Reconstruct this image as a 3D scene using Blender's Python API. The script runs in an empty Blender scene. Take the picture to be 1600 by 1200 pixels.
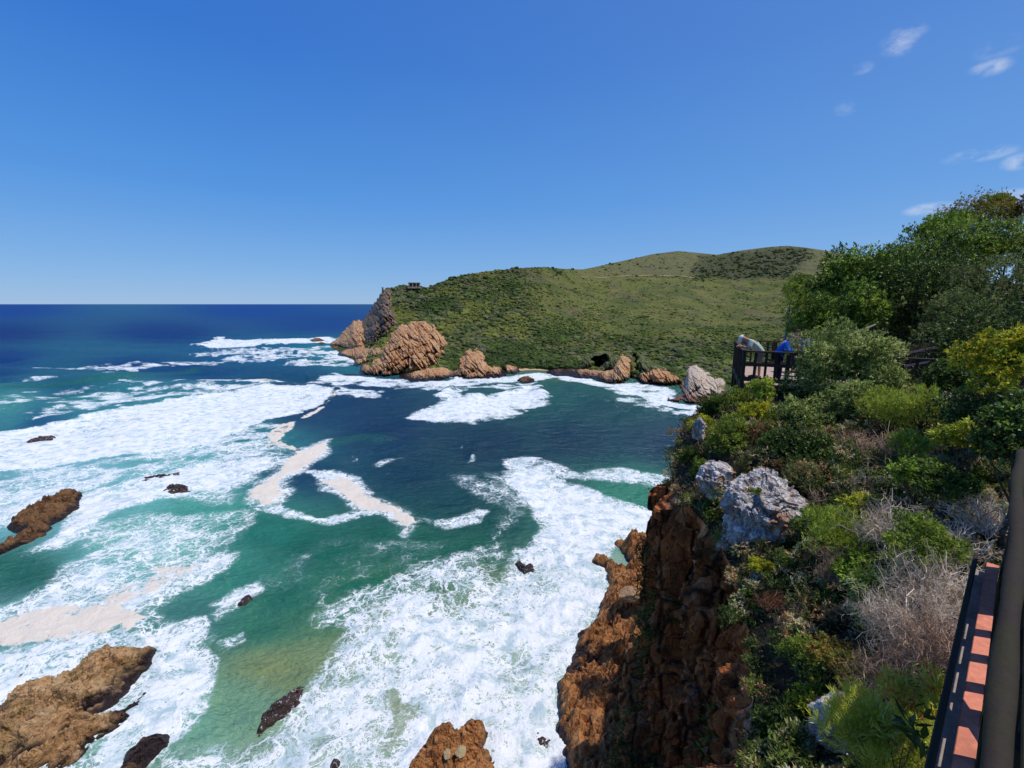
import bpy, bmesh, math, random
import numpy as np
from mathutils import Vector, Matrix

# ------------------------------------------------------------------ scene
scn = bpy.context.scene
COL = scn.collection
H = 40.0                     # eye height above the sea
FPX = 700.0                  # focal length in photo pixels (photo 1600 x 1200)
PIT = math.atan(125 / 700.0)  # camera pitch below the horizon
SP, CP = math.sin(PIT), math.cos(PIT)
R = math.radians
SUN_EL = R(66)
SUN_DIR = np.array([0.96 * math.cos(SUN_EL), -0.28 * math.cos(SUN_EL), math.sin(SUN_EL)])

cam_d = bpy.data.cameras.new("camera")
cam_d.sensor_width = 36
cam_d.lens = 36 * FPX / 1600
cam_d.clip_start = 0.05
cam_d.clip_end = 90000
cam = bpy.data.objects.new("camera", cam_d)
cam.location = (0, 0, H)
cam.rotation_euler = (math.pi / 2 - PIT, 0, 0)
COL.objects.link(cam)
scn.camera = cam


def dirs(u, v):
    u = np.asarray(u, float); v = np.asarray(v, float)
    a = (u - 800) / FPX; b = (600 - v) / FPX
    return np.stack([a + 0 * b, CP + b * SP + 0 * a, -SP + b * CP + 0 * a], -1)


def at(u, v, t):
    """point of the place lying t metres deep along the sight line through a photo pixel"""
    d = dirs(u, v)
    p = d * np.asarray(t, float)[..., None]
    p[..., 2] += H
    return p


def sea_xy(u, v):
    d = dirs(u, v)
    t = -H / d[..., 2]
    return d[..., :2] * t[..., None]


def proj(x, y, z):
    f = y * CP - (z - H) * SP
    up = y * SP + (z - H) * CP
    f = np.maximum(f, 1e-3)
    return 800 + FPX * x / f, 600 - FPX * up / f


# ------------------------------------------------------------------ noise
def _hash(ix, iy, iz, seed):
    h = (ix.astype(np.int64) * 374761393 + iy.astype(np.int64) * 668265263 + iz.astype(np.int64) * 2147483647 + seed * 974634777) & 0xFFFFFFFF
    h = ((h ^ (h >> 13)) * 1274126177) & 0xFFFFFFFF
    h = ((h ^ (h >> 16)) * 2246822519) & 0xFFFFFFFF
    h = h ^ (h >> 15)
    return (h & 0xFFFFFF) / float(0xFFFFFF)


def vn(x, y, z, seed=0):
    x, y, z = np.broadcast_arrays(np.asarray(x, float), np.asarray(y, float), np.asarray(z, float))
    ix, iy, iz = np.floor(x), np.floor(y), np.floor(z)
    fx, fy, fz = x - ix, y - iy, z - iz
    fx = fx * fx * fx * (fx * (fx * 6 - 15) + 10); fy = fy * fy * fy * (fy * (fy * 6 - 15) + 10); fz = fz * fz * fz * (fz * (fz * 6 - 15) + 10)
    r = 0
    for dx in (0, 1):
        wx = fx if dx else 1 - fx
        for dy in (0, 1):
            wy = fy if dy else 1 - fy
            for dz in (0, 1):
                wz = fz if dz else 1 - fz
                r = r + wx * wy * wz * _hash(ix + dx, iy + dy, iz + dz, seed)
    return r * 2 - 1


def fbm(x, y, z=0.0, octv=4, seed=0, gain=0.5):
    s = 0; a = 1.0; n = 0
    for i in range(octv):
        f = 2.03 ** i
        s = s + a * vn(np.asarray(x) * f + 17.3 * i, np.asarray(y) * f - 9.1 * i, np.asarray(z) * f + 5.7 * i, seed + i)
        n += a; a *= gain
    return s / n


def ridged(x, y, z=0.0, octv=4, seed=0, gain=0.5):
    s = 0; a = 1.0; n = 0
    for i in range(octv):
        f = 2.07 ** i
        s = s + a * (1 - 2 * np.abs(vn(np.asarray(x) * f + 3.3 * i, np.asarray(y) * f + 8.1 * i, np.asarray(z) * f - 2.7 * i, seed + i)))
        n += a; a *= gain
    return s / n


def worley(x, y, z, seed=0, jit=0.95):
    """nearest jittered cell: returns per-cell random numbers (3), offset from the cell point (3) and the border distance"""
    x, y, z = np.broadcast_arrays(np.asarray(x, float), np.asarray(y, float), np.asarray(z, float))
    sh = x.shape; x = x.ravel(); y = y.ravel(); z = z.ravel()
    ix, iy, iz = np.floor(x), np.floor(y), np.floor(z)
    flat = bool(np.all(z == z[0]))
    b1 = np.full(len(x), 9e9); b2 = b1.copy(); cid = [ix.copy(), iy.copy(), iz.copy()]; off = [0 * x, 0 * x, 0 * x]
    for dx in (-1, 0, 1):
        for dy in (-1, 0, 1):
            for dz in ((0,) if flat else (-1, 0, 1)):
                cx, cy, cz = ix + dx, iy + dy, iz + dz
                px = x - cx - 0.5 - jit * (_hash(cx, cy, cz, seed) - 0.5); py = y - cy - 0.5 - jit * (_hash(cx, cy, cz, seed + 1) - 0.5)
                pz = 0 * x if flat else z - cz - 0.5 - jit * (_hash(cx, cy, cz, seed + 2) - 0.5)
                d = px * px + py * py + pz * pz
                c = d < b1
                b2 = np.where(c, b1, np.minimum(b2, d)); b1 = np.where(c, d, b1)
                for k, v in enumerate((cx, cy, cz)): cid[k] = np.where(c, v, cid[k])
                for k, v in enumerate((px, py, pz)): off[k] = np.where(c, v, off[k])
    rnd = [(_hash(*cid, seed + 11 + k) * 2 - 1).reshape(sh) for k in range(4)]
    return rnd, [o_.reshape(sh) for o_ in off], (np.sqrt(b2) - np.sqrt(b1)).reshape(sh)


def blocks(x, y, z, seed, tilt=0.8, crack=0.35, cw=0.10):
    """broken-rock relief in about [-1, 1]: every joint block has its own height and tilt, with gaps between"""
    r, o, e = worley(x, y, z, seed)
    return 0.7 * r[0] + tilt * (r[1] * o[0] + r[2] * o[1] + r[3] * o[2]) - crack * np.clip(1 - e / cw, 0, 1)


def sstep(a, b, x):
    t = np.clip((x - a) / (b - a), 0, 1)
    return t * t * (3 - 2 * t)


def sdpoly(x, y, poly):
    """signed distance to a polygon, negative inside"""
    poly = np.asarray(poly, float)
    d = np.full(x.shape, 1e18); ins = np.zeros(x.shape, bool)
    n = len(poly)
    for i in range(n):
        ax, ay = poly[i]; bx, by = poly[(i + 1) % n]
        ex, ey = bx - ax, by - ay
        L = ex * ex + ey * ey + 1e-12
        wx, wy = x - ax, y - ay
        t = np.clip((wx * ex + wy * ey) / L, 0, 1)
        d = np.minimum(d, (wx - ex * t) ** 2 + (wy - ey * t) ** 2)
        c = ((ay > y) != (by > y)) & (x < ex * (y - ay) / (by - ay + 1e-18) + ax)
        ins ^= c
    d = np.sqrt(d)
    return np.where(ins, -d, d)


def sdline(x, y, pts):
    pts = np.asarray(pts, float)
    d = np.full(x.shape, 1e18)
    for i in range(len(pts) - 1):
        ax, ay = pts[i]; bx, by = pts[i + 1]
        ex, ey = bx - ax, by - ay
        L = ex * ex + ey * ey + 1e-12
        wx, wy = x - ax, y - ay
        t = np.clip((wx * ex + wy * ey) / L, 0, 1)
        d = np.minimum(d, (wx - ex * t) ** 2 + (wy - ey * t) ** 2)
    return np.sqrt(d)


# ------------------------------------------------------------------ meshes
def lin(c):
    c = np.asarray(c, float) / 255.0
    return np.where(c <= 0.04045, c / 12.92, ((c + 0.055) / 1.055) ** 2.4)


def tag(o, label=None, cat=None, group=None, kind=None):
    if label: o["label"] = label
    if cat: o["category"] = cat
    if group: o["group"] = group
    if kind: o["kind"] = kind
    return o


def mesh_np(name, V, faces, mat, attrs=None, smooth=True, parent=None):
    """faces: int array (n,3) or (n,4), or a list of such arrays"""
    if isinstance(faces, np.ndarray): faces = [faces]
    faces = [f for f in faces if len(f)]
    me = bpy.data.meshes.new(name)
    V = np.ascontiguousarray(V, np.float32)
    me.vertices.add(len(V)); me.vertices.foreach_set("co", V.ravel())
    nl = sum(f.size for f in faces); npoly = sum(len(f) for f in faces)
    me.loops.add(nl); me.loops.foreach_set("vertex_index", np.concatenate([f.ravel() for f in faces]).astype(np.int32))
    tot = np.concatenate([np.full(len(f), f.shape[1], np.int32) for f in faces])
    st = np.concatenate([[0], np.cumsum(tot)[:-1]]).astype(np.int32)
    me.polygons.add(npoly); me.polygons.foreach_set("loop_start", st); me.polygons.foreach_set("loop_total", tot)
    me.polygons.foreach_set("use_smooth", np.full(npoly, bool(smooth)))
    me.update(calc_edges=True)
    for k, a in (attrs or {}).items():
        at_ = me.color_attributes.new(k, 'FLOAT_COLOR', 'POINT')
        a = np.asarray(a, np.float32)
        if a.shape[1] == 3: a = np.concatenate([a, np.ones((len(a), 1), np.float32)], 1)
        at_.data.foreach_set("color", np.ascontiguousarray(a).ravel())
    if mat is not None: me.materials.append(mat)
    me.validate()
    o = bpy.data.objects.new(name, me)
    COL.objects.link(o)
    if parent is not None: o.parent = parent
    return o


def grid_faces(nr, nc):
    i = np.arange(nr - 1)[:, None] * nc + np.arange(nc - 1)[None]
    return np.stack([i, i + 1, i + nc + 1, i + nc], -1).reshape(-1, 4)


def empty(name, loc, label=None, cat=None, group=None):
    o = bpy.data.objects.new(name, None)
    o.empty_display_size = 0.2
    o.location = tuple(loc); COL.objects.link(o)
    return tag(o, label, cat, group)


class MB:
    """collects boxes, bars and tubes for one mesh"""
    def __init__(s): s.v = []; s.f = []

    def add(s, vs, fs):
        k = len(s.v); s.v += [tuple(p) for p in vs]; s.f += [tuple(i + k for i in f) for f in fs]

    def beam(s, p, q, w, h, up=(0, 0, 1), chamfer=0.15):
        p = Vector(p); q = Vector(q); d = (q - p).normalized(); upv = Vector(up)
        if abs(d.dot(upv)) > 0.98: upv = Vector((0.3, 1, 0)).normalized()
        r = d.cross(upv).normalized(); u = r.cross(d).normalized()
        c = min(w, h) * chamfer
        prof = [(-w / 2 + c, -h / 2), (w / 2 - c, -h / 2), (w / 2, -h / 2 + c), (w / 2, h / 2 - c), (w / 2 - c, h / 2), (-w / 2 + c, h / 2), (-w / 2, h / 2 - c), (-w / 2, -h / 2 + c)]
        vs = [e + r * a + u * b for e in (p, q) for a, b in prof]
        fs = [tuple(range(7, -1, -1)), tuple(range(8, 16))] + [(i, (i + 1) % 8, 8 + (i + 1) % 8, 8 + i) for i in range(8)]
        s.add(vs, fs)

    def tube(s, pts, rad, n=6):
        pts = [Vector(p) for p in pts]
        if not hasattr(rad, '__len__'): rad = [rad] * len(pts)
        vs = []; fs = []
        for i, p in enumerate(pts):
            d = (pts[min(i + 1, len(pts) - 1)] - pts[max(i - 1, 0)]).normalized()
            a = Vector((0, 0, 1)) if abs(d.z) < 0.9 else Vector((1, 0, 0))
            r = d.cross(a).normalized(); u = r.cross(d)
            vs += [p + (r * math.cos(2 * math.pi * k / n) + u * math.sin(2 * math.pi * k / n)) * rad[i] for k in range(n)]
        for i in range(len(pts) - 1):
            for k in range(n): fs.append((i * n + k, i * n + (k + 1) % n, (i + 1) * n + (k + 1) % n, (i + 1) * n + k))
        fs += [tuple(range(n - 1, -1, -1)), tuple((len(pts) - 1) * n + k for k in range(n))]
        s.add(vs, fs)

    def build(s, name, mat, parent=None, smooth=False):
        me = bpy.data.meshes.new(name); me.from_pydata([tuple(p) for p in s.v], [], s.f); me.update()
        if mat: me.materials.append(mat)
        if smooth: me.polygons.foreach_set("use_smooth", [True] * len(me.polygons))
        o = bpy.data.objects.new(name, me); COL.objects.link(o)
        if parent is not None:
            o.parent = parent; o.matrix_parent_inverse = Matrix.Translation(-Vector(parent.location))
        return o


# ------------------------------------------------------------------ materials
class NT:
    def __init__(s, name):
        s.m = bpy.data.materials.new(name); s.m.use_nodes = True
        s.t = s.m.node_tree; s.t.nodes.clear()
        s.out = s.t.nodes.new("ShaderNodeOutputMaterial")

    def n(s, typ, **kw):
        nd = s.t.nodes.new(typ)
        for k, v in kw.items(): setattr(nd, k, v)
        return nd

    def l(s, a, b): s.t.links.new(a, b)

    def sock(s, inp, v):
        if isinstance(v, bpy.types.NodeSocket): s.l(v, inp)
        elif v is not None:
            if inp.type == 'RGBA' and len(v) == 3: v = (*v, 1)
            inp.default_value = v

    def math(s, op, a, b=None, c=None, clamp=False):
        nd = s.n("ShaderNodeMath", operation=op, use_clamp=clamp)
        s.sock(nd.inputs[0], a)
        if b is not None: s.sock(nd.inputs[1], b)
        if c is not None: s.sock(nd.inputs[2], c)
        return nd.outputs[0]

    def vmath(s, op, a, b=None, scale=None):
        nd = s.n("ShaderNodeVectorMath", operation=op)
        s.sock(nd.inputs[0], a)
        if b is not None: s.sock(nd.inputs[1], b)
        if scale is not None: s.sock(nd.inputs[3], scale)
        return nd.outputs["Value"] if op in ('LENGTH', 'DISTANCE', 'DOT_PRODUCT') else nd.outputs["Vector"]

    def mix(s, f, a, b):
        nd = s.n("ShaderNodeMix", data_type='RGBA')
        s.sock(nd.inputs[0], f); s.sock(nd.inputs[6], a); s.sock(nd.inputs[7], b)
        return nd.outputs[2]

    def noise(s, vec, scale, detail=4, rough=0.55, dist=0.0, color=False):
        nd = s.n("ShaderNodeTexNoise")
        s.sock(nd.inputs["Vector"], vec); nd.inputs["Scale"].default_value = scale
        nd.inputs["Detail"].default_value = detail; nd.inputs["Roughness"].default_value = rough
        nd.inputs["Distortion"].default_value = dist
        return nd.outputs["Color" if color else "Fac"]

    def voro(s, vec, scale, feature='F1', rand=1.0, out="Distance"):
        nd = s.n("ShaderNodeTexVoronoi", feature=feature)
        s.sock(nd.inputs["Vector"], vec); nd.inputs["Scale"].default_value = scale
        nd.inputs["Randomness"].default_value = rand
        return nd.outputs[out]

    def rng(s, x, a, b, c=0.0, d=1.0, smooth=True):
        nd = s.n("ShaderNodeMapRange", interpolation_type='SMOOTHSTEP' if smooth else 'LINEAR')
        s.sock(nd.inputs[0], x)
        for i, v in zip((1, 2, 3, 4), (a, b, c, d)): s.sock(nd.inputs[i], v)
        return nd.outputs[0]

    def ramp(s, x, stops):
        nd = s.n("ShaderNodeValToRGB")
        e = nd.color_ramp.elements
        while len(e) < len(stops): e.new(0.5)
        for k, (p, c) in enumerate(stops):
            e[k].position = p; e[k].color = (*c, 1) if len(c) == 3 else c
        s.sock(nd.inputs[0], x)
        return nd.outputs[0]

    def pos(s): return s.n("ShaderNodeNewGeometry").outputs["Position"]

    def attr(s, name):
        nd = s.n("ShaderNodeAttribute", attribute_name=name)
        return nd

    def mapped(s, vec, scale=(1, 1, 1), rot=(0, 0, 0)):
        nd = s.n("ShaderNodeMapping")
        s.sock(nd.inputs["Vector"], vec); nd.inputs["Scale"].default_value = scale; nd.inputs["Rotation"].default_value = rot
        return nd.outputs[0]

    def bump(s, h, strength, dist=1.0, normal=None):
        nd = s.n("ShaderNodeBump"); s.sock(nd.inputs["Height"], h)
        s.sock(nd.inputs["Strength"], strength); s.sock(nd.inputs["Distance"], dist)
        if normal is not None: s.l(normal, nd.inputs["Normal"])
        return nd.outputs[0]

    def pbr(s, color, rough=0.8, spec=0.3, normal=None, ior=None):
        nd = s.n("ShaderNodeBsdfPrincipled")
        s.sock(nd.inputs["Base Color"], color); s.sock(nd.inputs["Roughness"], rough)
        s.sock(nd.inputs["Specular IOR Level"], spec)
        if ior: nd.inputs["IOR"].default_value = ior
        if normal is not None: s.l(normal, nd.inputs["Normal"])
        return nd.outputs[0]

    def done(s, sh):
        s.l(sh, s.out.inputs["Surface"]); return s.m


def plain_mat(name, col, rough=0.8, spec=0.3, var=0.25, scale=8.0, bump=0.0):
    m = NT(name); p = m.pos()
    n = m.noise(p, scale, 5)
    c = m.mix(m.rng(n, 0.3, 0.7), tuple(x * (1 - var) for x in col), tuple(min(1, x * (1 + var)) for x in col))
    nr = m.bump(n, bump, 0.02) if bump else None
    return m.done(m.pbr(c, rough, spec, nr))
def rock_mat(name, light, mid, dark, scale=1.0, wet=0.9, lichen=0.0, lichen_col=(0.5, 0.48, 0.46), rot=(0.35, 0.2, 0.6), stretch=(1, 1, 0.35), bump=0.8, crack=0.45, wetcol=(0.022, 0.013, 0.012), green=0.0):
    m = NT(name); p = m.pos()
    q = m.mapped(p, stretch, rot)
    w = m.vmath('ADD', q, m.vmath('SCALE', m.noise(p, 0.7 * scale, 5, color=True), scale=1.1 / scale))
    n1 = m.noise(w, 0.55 * scale, 6, 0.62)
    n2 = m.noise(p, 3.1 * scale, 6, 0.68)
    n3 = m.noise(p, 0.16 * scale, 3, 0.5)
    cr = m.voro(w, 0.9 * scale, 'DISTANCE_TO_EDGE')
    cr2 = m.voro(w, 2.7 * scale, 'DISTANCE_TO_EDGE')
    mixv = m.math('ADD', m.math('MULTIPLY', n1, 0.6), m.math('MULTIPLY', n2, 0.4))
    c = m.ramp(mixv, [(0.34, dark), (0.43, mid), (0.56, light)])
    c = m.mix(m.math('MULTIPLY', m.rng(n3, 0.42, 0.6), 0.55), c, mid)
    if lichen > 0:
        ln = m.noise(p, 1.6 * scale, 7, 0.7)
        c = m.mix(m.rng(ln, 0.62 - 0.3 * lichen, 0.70 - 0.3 * lichen), c, lichen_col)
    if green > 0:
        gn = m.noise(p, 0.35 * scale, 5, 0.65)
        c = m.mix(m.math('MULTIPLY', m.rng(gn, 0.5, 0.62), green), c, (0.09, 0.10, 0.025))
    gate = m.rng(m.noise(p, 0.4 * scale, 3), 0.44, 0.56)
    crk = m.math('MULTIPLY', m.math('MULTIPLY', m.rng(cr, 0.0, 0.05, 1, 0), crack), gate)
    c = m.mix(crk, c, dark)
    if wet > 0:
        z = m.n("ShaderNodeSeparateXYZ"); m.l(p, z.inputs[0])
        zz = m.math('SUBTRACT', z.outputs[2], m.math('MULTIPLY', m.math('SUBTRACT', m.noise(p, 0.5, 4), 0.5), 2.4))
        wf = m.rng(zz, wet * 0.45, wet * 1.3, 1, 0)
        c = m.mix(wf, c, wetcol)
        rough = m.rng(wf, 0, 1, 0.85, 0.35)
    else:
        rough = 0.85
    h = m.math('ADD', m.math('MULTIPLY', n1, 1.0), m.math('MULTIPLY', n2, 0.45))
    h = m.math('ADD', h, m.math('MULTIPLY', m.math('MULTIPLY', m.rng(cr, 0, 0.12), 0.3), gate))
    h = m.math('ADD', h, m.math('MULTIPLY', m.math('MULTIPLY', m.rng(cr2, 0, 0.12), 0.12), gate))
    nr = m.bump(h, bump, 0.9 / scale)
    c = m.vmath('SCALE', c, scale=1.15)
    return m.done(m.pbr(c, rough, 0.3, nr))


M = {}
M['rock_orange'] = rock_mat("orange_rock", (0.36, 0.20, 0.085), (0.27, 0.125, 0.042), (0.085, 0.035, 0.016), 1.0, 1.0)
M['rock_tan'] = rock_mat("tan_rock", (0.48, 0.31, 0.16), (0.36, 0.195, 0.08), (0.12, 0.055, 0.027), 0.9, 0.9, green=0.35)
M['rock_brown'] = rock_mat("brown_rock", (0.22, 0.12, 0.05), (0.15, 0.07, 0.028), (0.05, 0.025, 0.014), 1.2, 0.9)
M['rock_rust'] = rock_mat("rust_rock", (0.42, 0.20, 0.075), (0.29, 0.115, 0.036), (0.06, 0.025, 0.012), 1.6, 0.8)
M['rock_wet'] = rock_mat("wet_rock", (0.075, 0.045, 0.038), (0.034, 0.020, 0.018), (0.012, 0.008, 0.009), 1.6, 0, lichen=0.2, lichen_col=(0.52, 0.57, 0.60))
M['far_rock'] = rock_mat("banded_cliff_rock", (0.50, 0.30, 0.14), (0.36, 0.165, 0.06), (0.06, 0.032, 0.018), 0.42, 1.8, lichen=0.27, lichen_col=(0.40, 0.36, 0.30), rot=(0.2, 0.5, 0.3), stretch=(1.3, 1.3, 0.4), bump=0.45, crack=0.12)
M['far_shade_dark'] = rock_mat("shade_dark_headland_rock", (0.20, 0.14, 0.10), (0.13, 0.085, 0.06), (0.05, 0.035, 0.03), 0.25, 1.2, lichen=0.15, lichen_col=(0.2, 0.2, 0.1), rot=(0.1, 0.5, 0.3), stretch=(1.3, 1.3, 0.35), crack=0.1, bump=0.5)  # shade on the cliff face is put into a darker rock colour
M['far_green'] = rock_mat("scrubby_rock", (0.16, 0.17, 0.05), (0.07, 0.085, 0.028), (0.035, 0.04, 0.018), 0.5, 0, lichen=0.1, lichen_col=(0.3, 0.2, 0.11), bump=0.9)
M['far_pale'] = rock_mat("pale_shore_rock", (0.50, 0.42, 0.33), (0.38, 0.27, 0.18), (0.13, 0.075, 0.045), 0.5, 2.2, lichen=0.35, lichen_col=(0.5, 0.46, 0.4), wetcol=(0.16, 0.07, 0.04), crack=0.15, bump=0.5)
M['lichen_rock'] = rock_mat("lichen_boulder", (0.56, 0.51, 0.46), (0.33, 0.28, 0.25), (0.11, 0.07, 0.05), 4.5, 0, lichen=0.42, lichen_col=(0.66, 0.63, 0.60), rot=(0.2, 0.3, 0.2), stretch=(1, 1, 0.8), bump=0.8, crack=0.3)
M['boulder_smooth'] = plain_mat("smooth_boulder", (0.33, 0.20, 0.10), 0.8, 0.3, 0.3, 2.0, 0.4)
M['pale_stone'] = plain_mat("pale_slab", (0.36, 0.28, 0.15), 0.8, 0.3, 0.2, 2.0, 0.4)


def stained(mat):
    """orange iron stains over the grey of a boulder"""
    t = mat.node_tree; p = next(n for n in t.nodes if n.type == 'BSDF_PRINCIPLED'); l = p.inputs["Base Color"].links[0]; src = l.from_socket
    tc = t.nodes.new("ShaderNodeNewGeometry"); nz_ = t.nodes.new("ShaderNodeTexNoise"); nz_.inputs["Scale"].default_value = 2.6; nz_.inputs["Detail"].default_value = 6; nz_.inputs["Roughness"].default_value = 0.65
    t.links.new(tc.outputs["Position"], nz_.inputs["Vector"])
    r = t.nodes.new("ShaderNodeMapRange"); t.links.new(nz_.outputs[0], r.inputs[0]); r.inputs[1].default_value = 0.51; r.inputs[2].default_value = 0.62; r.inputs[4].default_value = 0.8
    mx = t.nodes.new("ShaderNodeMix"); mx.data_type = 'RGBA'; t.links.new(r.outputs[0], mx.inputs[0]); t.links.new(src, mx.inputs[6]); mx.inputs[7].default_value = (0.42, 0.17, 0.06, 1)
    t.links.new(mx.outputs[2], p.inputs["Base Color"]); return mat


stained(M['lichen_rock'])


def cliff_mat():
    m = NT("cliff_rock"); p = m.pos()
    q = m.mapped(p, (1.0, 1.0, 0.22), (0.16, -0.12, 0.2))
    w = m.vmath('ADD', q, m.vmath('SCALE', m.noise(p, 0.5, 3, color=True), scale=0.55))
    n1 = m.noise(w, 1.1, 6, 0.62); n2 = m.noise(w, 4.2, 6, 0.66); n3 = m.noise(p, 0.22, 3, 0.5); n4 = m.noise(p, 9.0, 5, 0.7)
    cr = m.voro(w, 1.5, 'DISTANCE_TO_EDGE')
    mixv = m.math('ADD', m.math('MULTIPLY', n1, 0.55), m.math('MULTIPLY', n2, 0.45))
    c = m.ramp(mixv, [(0.34, (0.05, 0.026, 0.015)), (0.42, (0.19, 0.075, 0.03)), (0.52, (0.40, 0.15, 0.045)), (0.64, (0.50, 0.31, 0.18))])
    org = m.mix(n4, (0.32, 0.085, 0.022), (0.56, 0.19, 0.055))
    c = m.mix(m.math('MULTIPLY', m.rng(n3, 0.48, 0.58), 0.75), c, org)
    grey = m.noise(m.mapped(p, (1, 1, 0.5)), 1.0, 7, 0.7)
    c = m.mix(m.math('MULTIPLY', m.rng(grey, 0.57, 0.66), 0.8), c, (0.25, 0.21, 0.19))
    gr = m.noise(p, 0.5, 5, 0.6)
    c = m.mix(m.math('MULTIPLY', m.rng(gr, 0.56, 0.63), 0.75), c, (0.028, 0.036, 0.012))
    cr2 = m.voro(m.mapped(m.vmath('ADD', p, m.vmath('SCALE', m.noise(p, 2.0, 4, color=True), scale=0.35)), (1, 1, 0.35), (0.16, -0.12, 0.2)), 3.4, 'DISTANCE_TO_EDGE')
    c = m.mix(m.rng(cr, 0, 0.08, 0.85, 0), c, (0.016, 0.009, 0.006))
    c = m.mix(m.math('MULTIPLY', m.rng(cr2, 0, 0.09, 0.7, 0), m.rng(n3, 0.4, 0.55)), c, (0.022, 0.011, 0.007))
    c = m.vmath('MULTIPLY', c, (1.5, 1.25, 1.1))
    h = m.math('ADD', n1, m.math('MULTIPLY', n2, 0.5))
    h = m.math('ADD', h, m.math('MULTIPLY', m.rng(cr, 0, 0.12), 0.4))
    h = m.math('ADD', h, m.math('MULTIPLY', n4, 0.3))
    return m.done(m.pbr(c, 0.88, 0.2, m.bump(h, 0.95, 0.45)))


M['cliff'] = cliff_mat()


def soil_mat():
    m = NT("slope_soil"); p = m.pos()
    n = m.noise(p, 2.0, 7, 0.7); n2 = m.noise(p, 14, 4, 0.7)
    c = m.ramp(n, [(0.35, (0.018, 0.016, 0.009)), (0.5, (0.045, 0.035, 0.02)), (0.65, (0.11, 0.08, 0.05))])
    return m.done(m.pbr(c, 0.95, 0.1, m.bump(m.math('ADD', n, m.math('MULTIPLY', n2, 0.4)), 0.8, 0.2)))


M['soil'] = soil_mat()


def leaf_mat(name, rough=0.5, spec=0.35, trans=0.25):
    m = NT(name); a = m.attr("Col").outputs["Color"]
    p = m.pbr(a, rough, spec)
    t = m.n("ShaderNodeBsdfTranslucent"); m.l(m.mix(0.5, a, m.mix(1.0, a, a)), t.inputs["Color"])
    mx = m.n("ShaderNodeMixShader"); mx.inputs[0].default_value = trans
    m.l(p, mx.inputs[1]); m.l(t.outputs[0], mx.inputs[2])
    return m.done(mx.outputs[0])


M['leaf'] = leaf_mat("leaves", 0.6, 0.22, 0.33)
M['leaf_gloss'] = leaf_mat("glossy_leaves", 0.42, 0.35, 0.30)
M['twig'] = leaf_mat("dry_twigs", 0.85, 0.15, 0.0)
M['scrub'] = leaf_mat("hill_scrub", 0.9, 0.1, 0.0)


def hill_mat():
    m = NT("fynbos_hill"); p = m.pos(); a = m.attr("Col").outputs["Color"]
    n1 = m.noise(p, 0.09, 6, 0.65); n2 = m.noise(p, 0.5, 5, 0.7); n3 = m.noise(p, 0.025, 4, 0.55)
    c = m.mix(m.rng(n1, 0.35, 0.65), (0.055, 0.062, 0.022), (0.13, 0.135, 0.05))
    c = m.mix(0.65, c, a)
    c = m.mix(m.math('MULTIPLY', m.rng(n2, 0.5, 0.62), 0.7), c, (0.03, 0.042, 0.016))
    c = m.mix(m.math('MULTIPLY', m.rng(n2, 0.44, 0.34), 0.5), c, (0.16, 0.14, 0.07))
    c = m.mix(m.math('MULTIPLY', m.rng(n3, 0.52, 0.6), 0.35), c, (0.10, 0.085, 0.065))
    c = m.vmath('SCALE', c, scale=1.25)
    h = m.math('ADD', n1, m.math('MULTIPLY', n2, 0.6))
    return m.done(m.pbr(c, 0.95, 0.05, m.bump(h, 1.0, 4.0)))


M['hill'] = hill_mat()


def sand_mat():
    m = NT("beach_sand"); p = m.pos(); n = m.noise(p, 0.4, 6, 0.6)
    return m.done(m.pbr(m.mix(n, (0.42, 0.25, 0.14), (0.60, 0.42, 0.27)), 0.9, 0.2, m.bump(n, 0.3, 0.5)))


M['sand'] = sand_mat()


def wood_mat(name, col, moss=0.0, mosscol=(0.05, 0.055, 0.02), rough=0.85):
    m = NT(name)
    tc = m.n("ShaderNodeTexCoord").outputs["Object"]
    q = m.mapped(tc, (1, 1, 1))
    n1 = m.noise(m.mapped(tc, (26, 26, 4)), 1.0, 5, 0.65); n2 = m.noise(q, 5.0, 6, 0.65); n3 = m.noise(q, 90, 4, 0.7)
    c = m.mix(n1, tuple(x * 0.55 for x in col), tuple(min(1, x * 1.45) for x in col))
    c = m.mix(m.math('MULTIPLY', m.rng(n2, 0.5, 0.65), 0.5), c, tuple(x * 0.5 for x in col))
    if moss > 0:
        c = m.mix(m.math('MULTIPLY', m.rng(n2, 0.38, 0.6), moss), c, m.mix(n3, tuple(x * 0.4 for x in mosscol), tuple(x * 1.5 for x in mosscol)))
    h = m.math('ADD', m.math('MULTIPLY', n1, 1.0), m.math('MULTIPLY', n3, 0.6))
    return m.done(m.pbr(c, rough, 0.2, m.bump(h, 0.7, 0.004)))


M['rail_moss_shade'] = wood_mat("shade_dark_mossy_wood", (0.034, 0.025, 0.019), 0.75, (0.034, 0.032, 0.013))  # real moss; the dark wood tone holds the deep shade on the rail
M['rail_shade_dark'] = wood_mat("shade_dark_weathered_wood", (0.055, 0.038, 0.028), 0.35)  # shade on and behind the railing is put into this dark colour
M['rail_red'] = wood_mat("red_stained_wood", (0.66, 0.23, 0.14), 0.0)
M['rail_grey'] = wood_mat("grey_board", (0.34, 0.27, 0.23), 0.2)
M['deck_wood'] = wood_mat("weathered_deck_wood", (0.062, 0.044, 0.032), 0.2)
M['deck_floor'] = wood_mat("pale_deck_boards", (0.50, 0.37, 0.30), 0.0)
M['bark'] = plain_mat("bark", (0.10, 0.08, 0.06), 0.95, 0.1, 0.4, 12, 0.6)
M['bark_pale'] = plain_mat("pale_bark", (0.28, 0.25, 0.22), 0.95, 0.1, 0.35, 12, 0.5)
M['stone_wall'] = plain_mat("hut_wall", (0.36, 0.27, 0.2), 0.9, 0.1, 0.25, 0.8)
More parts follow.
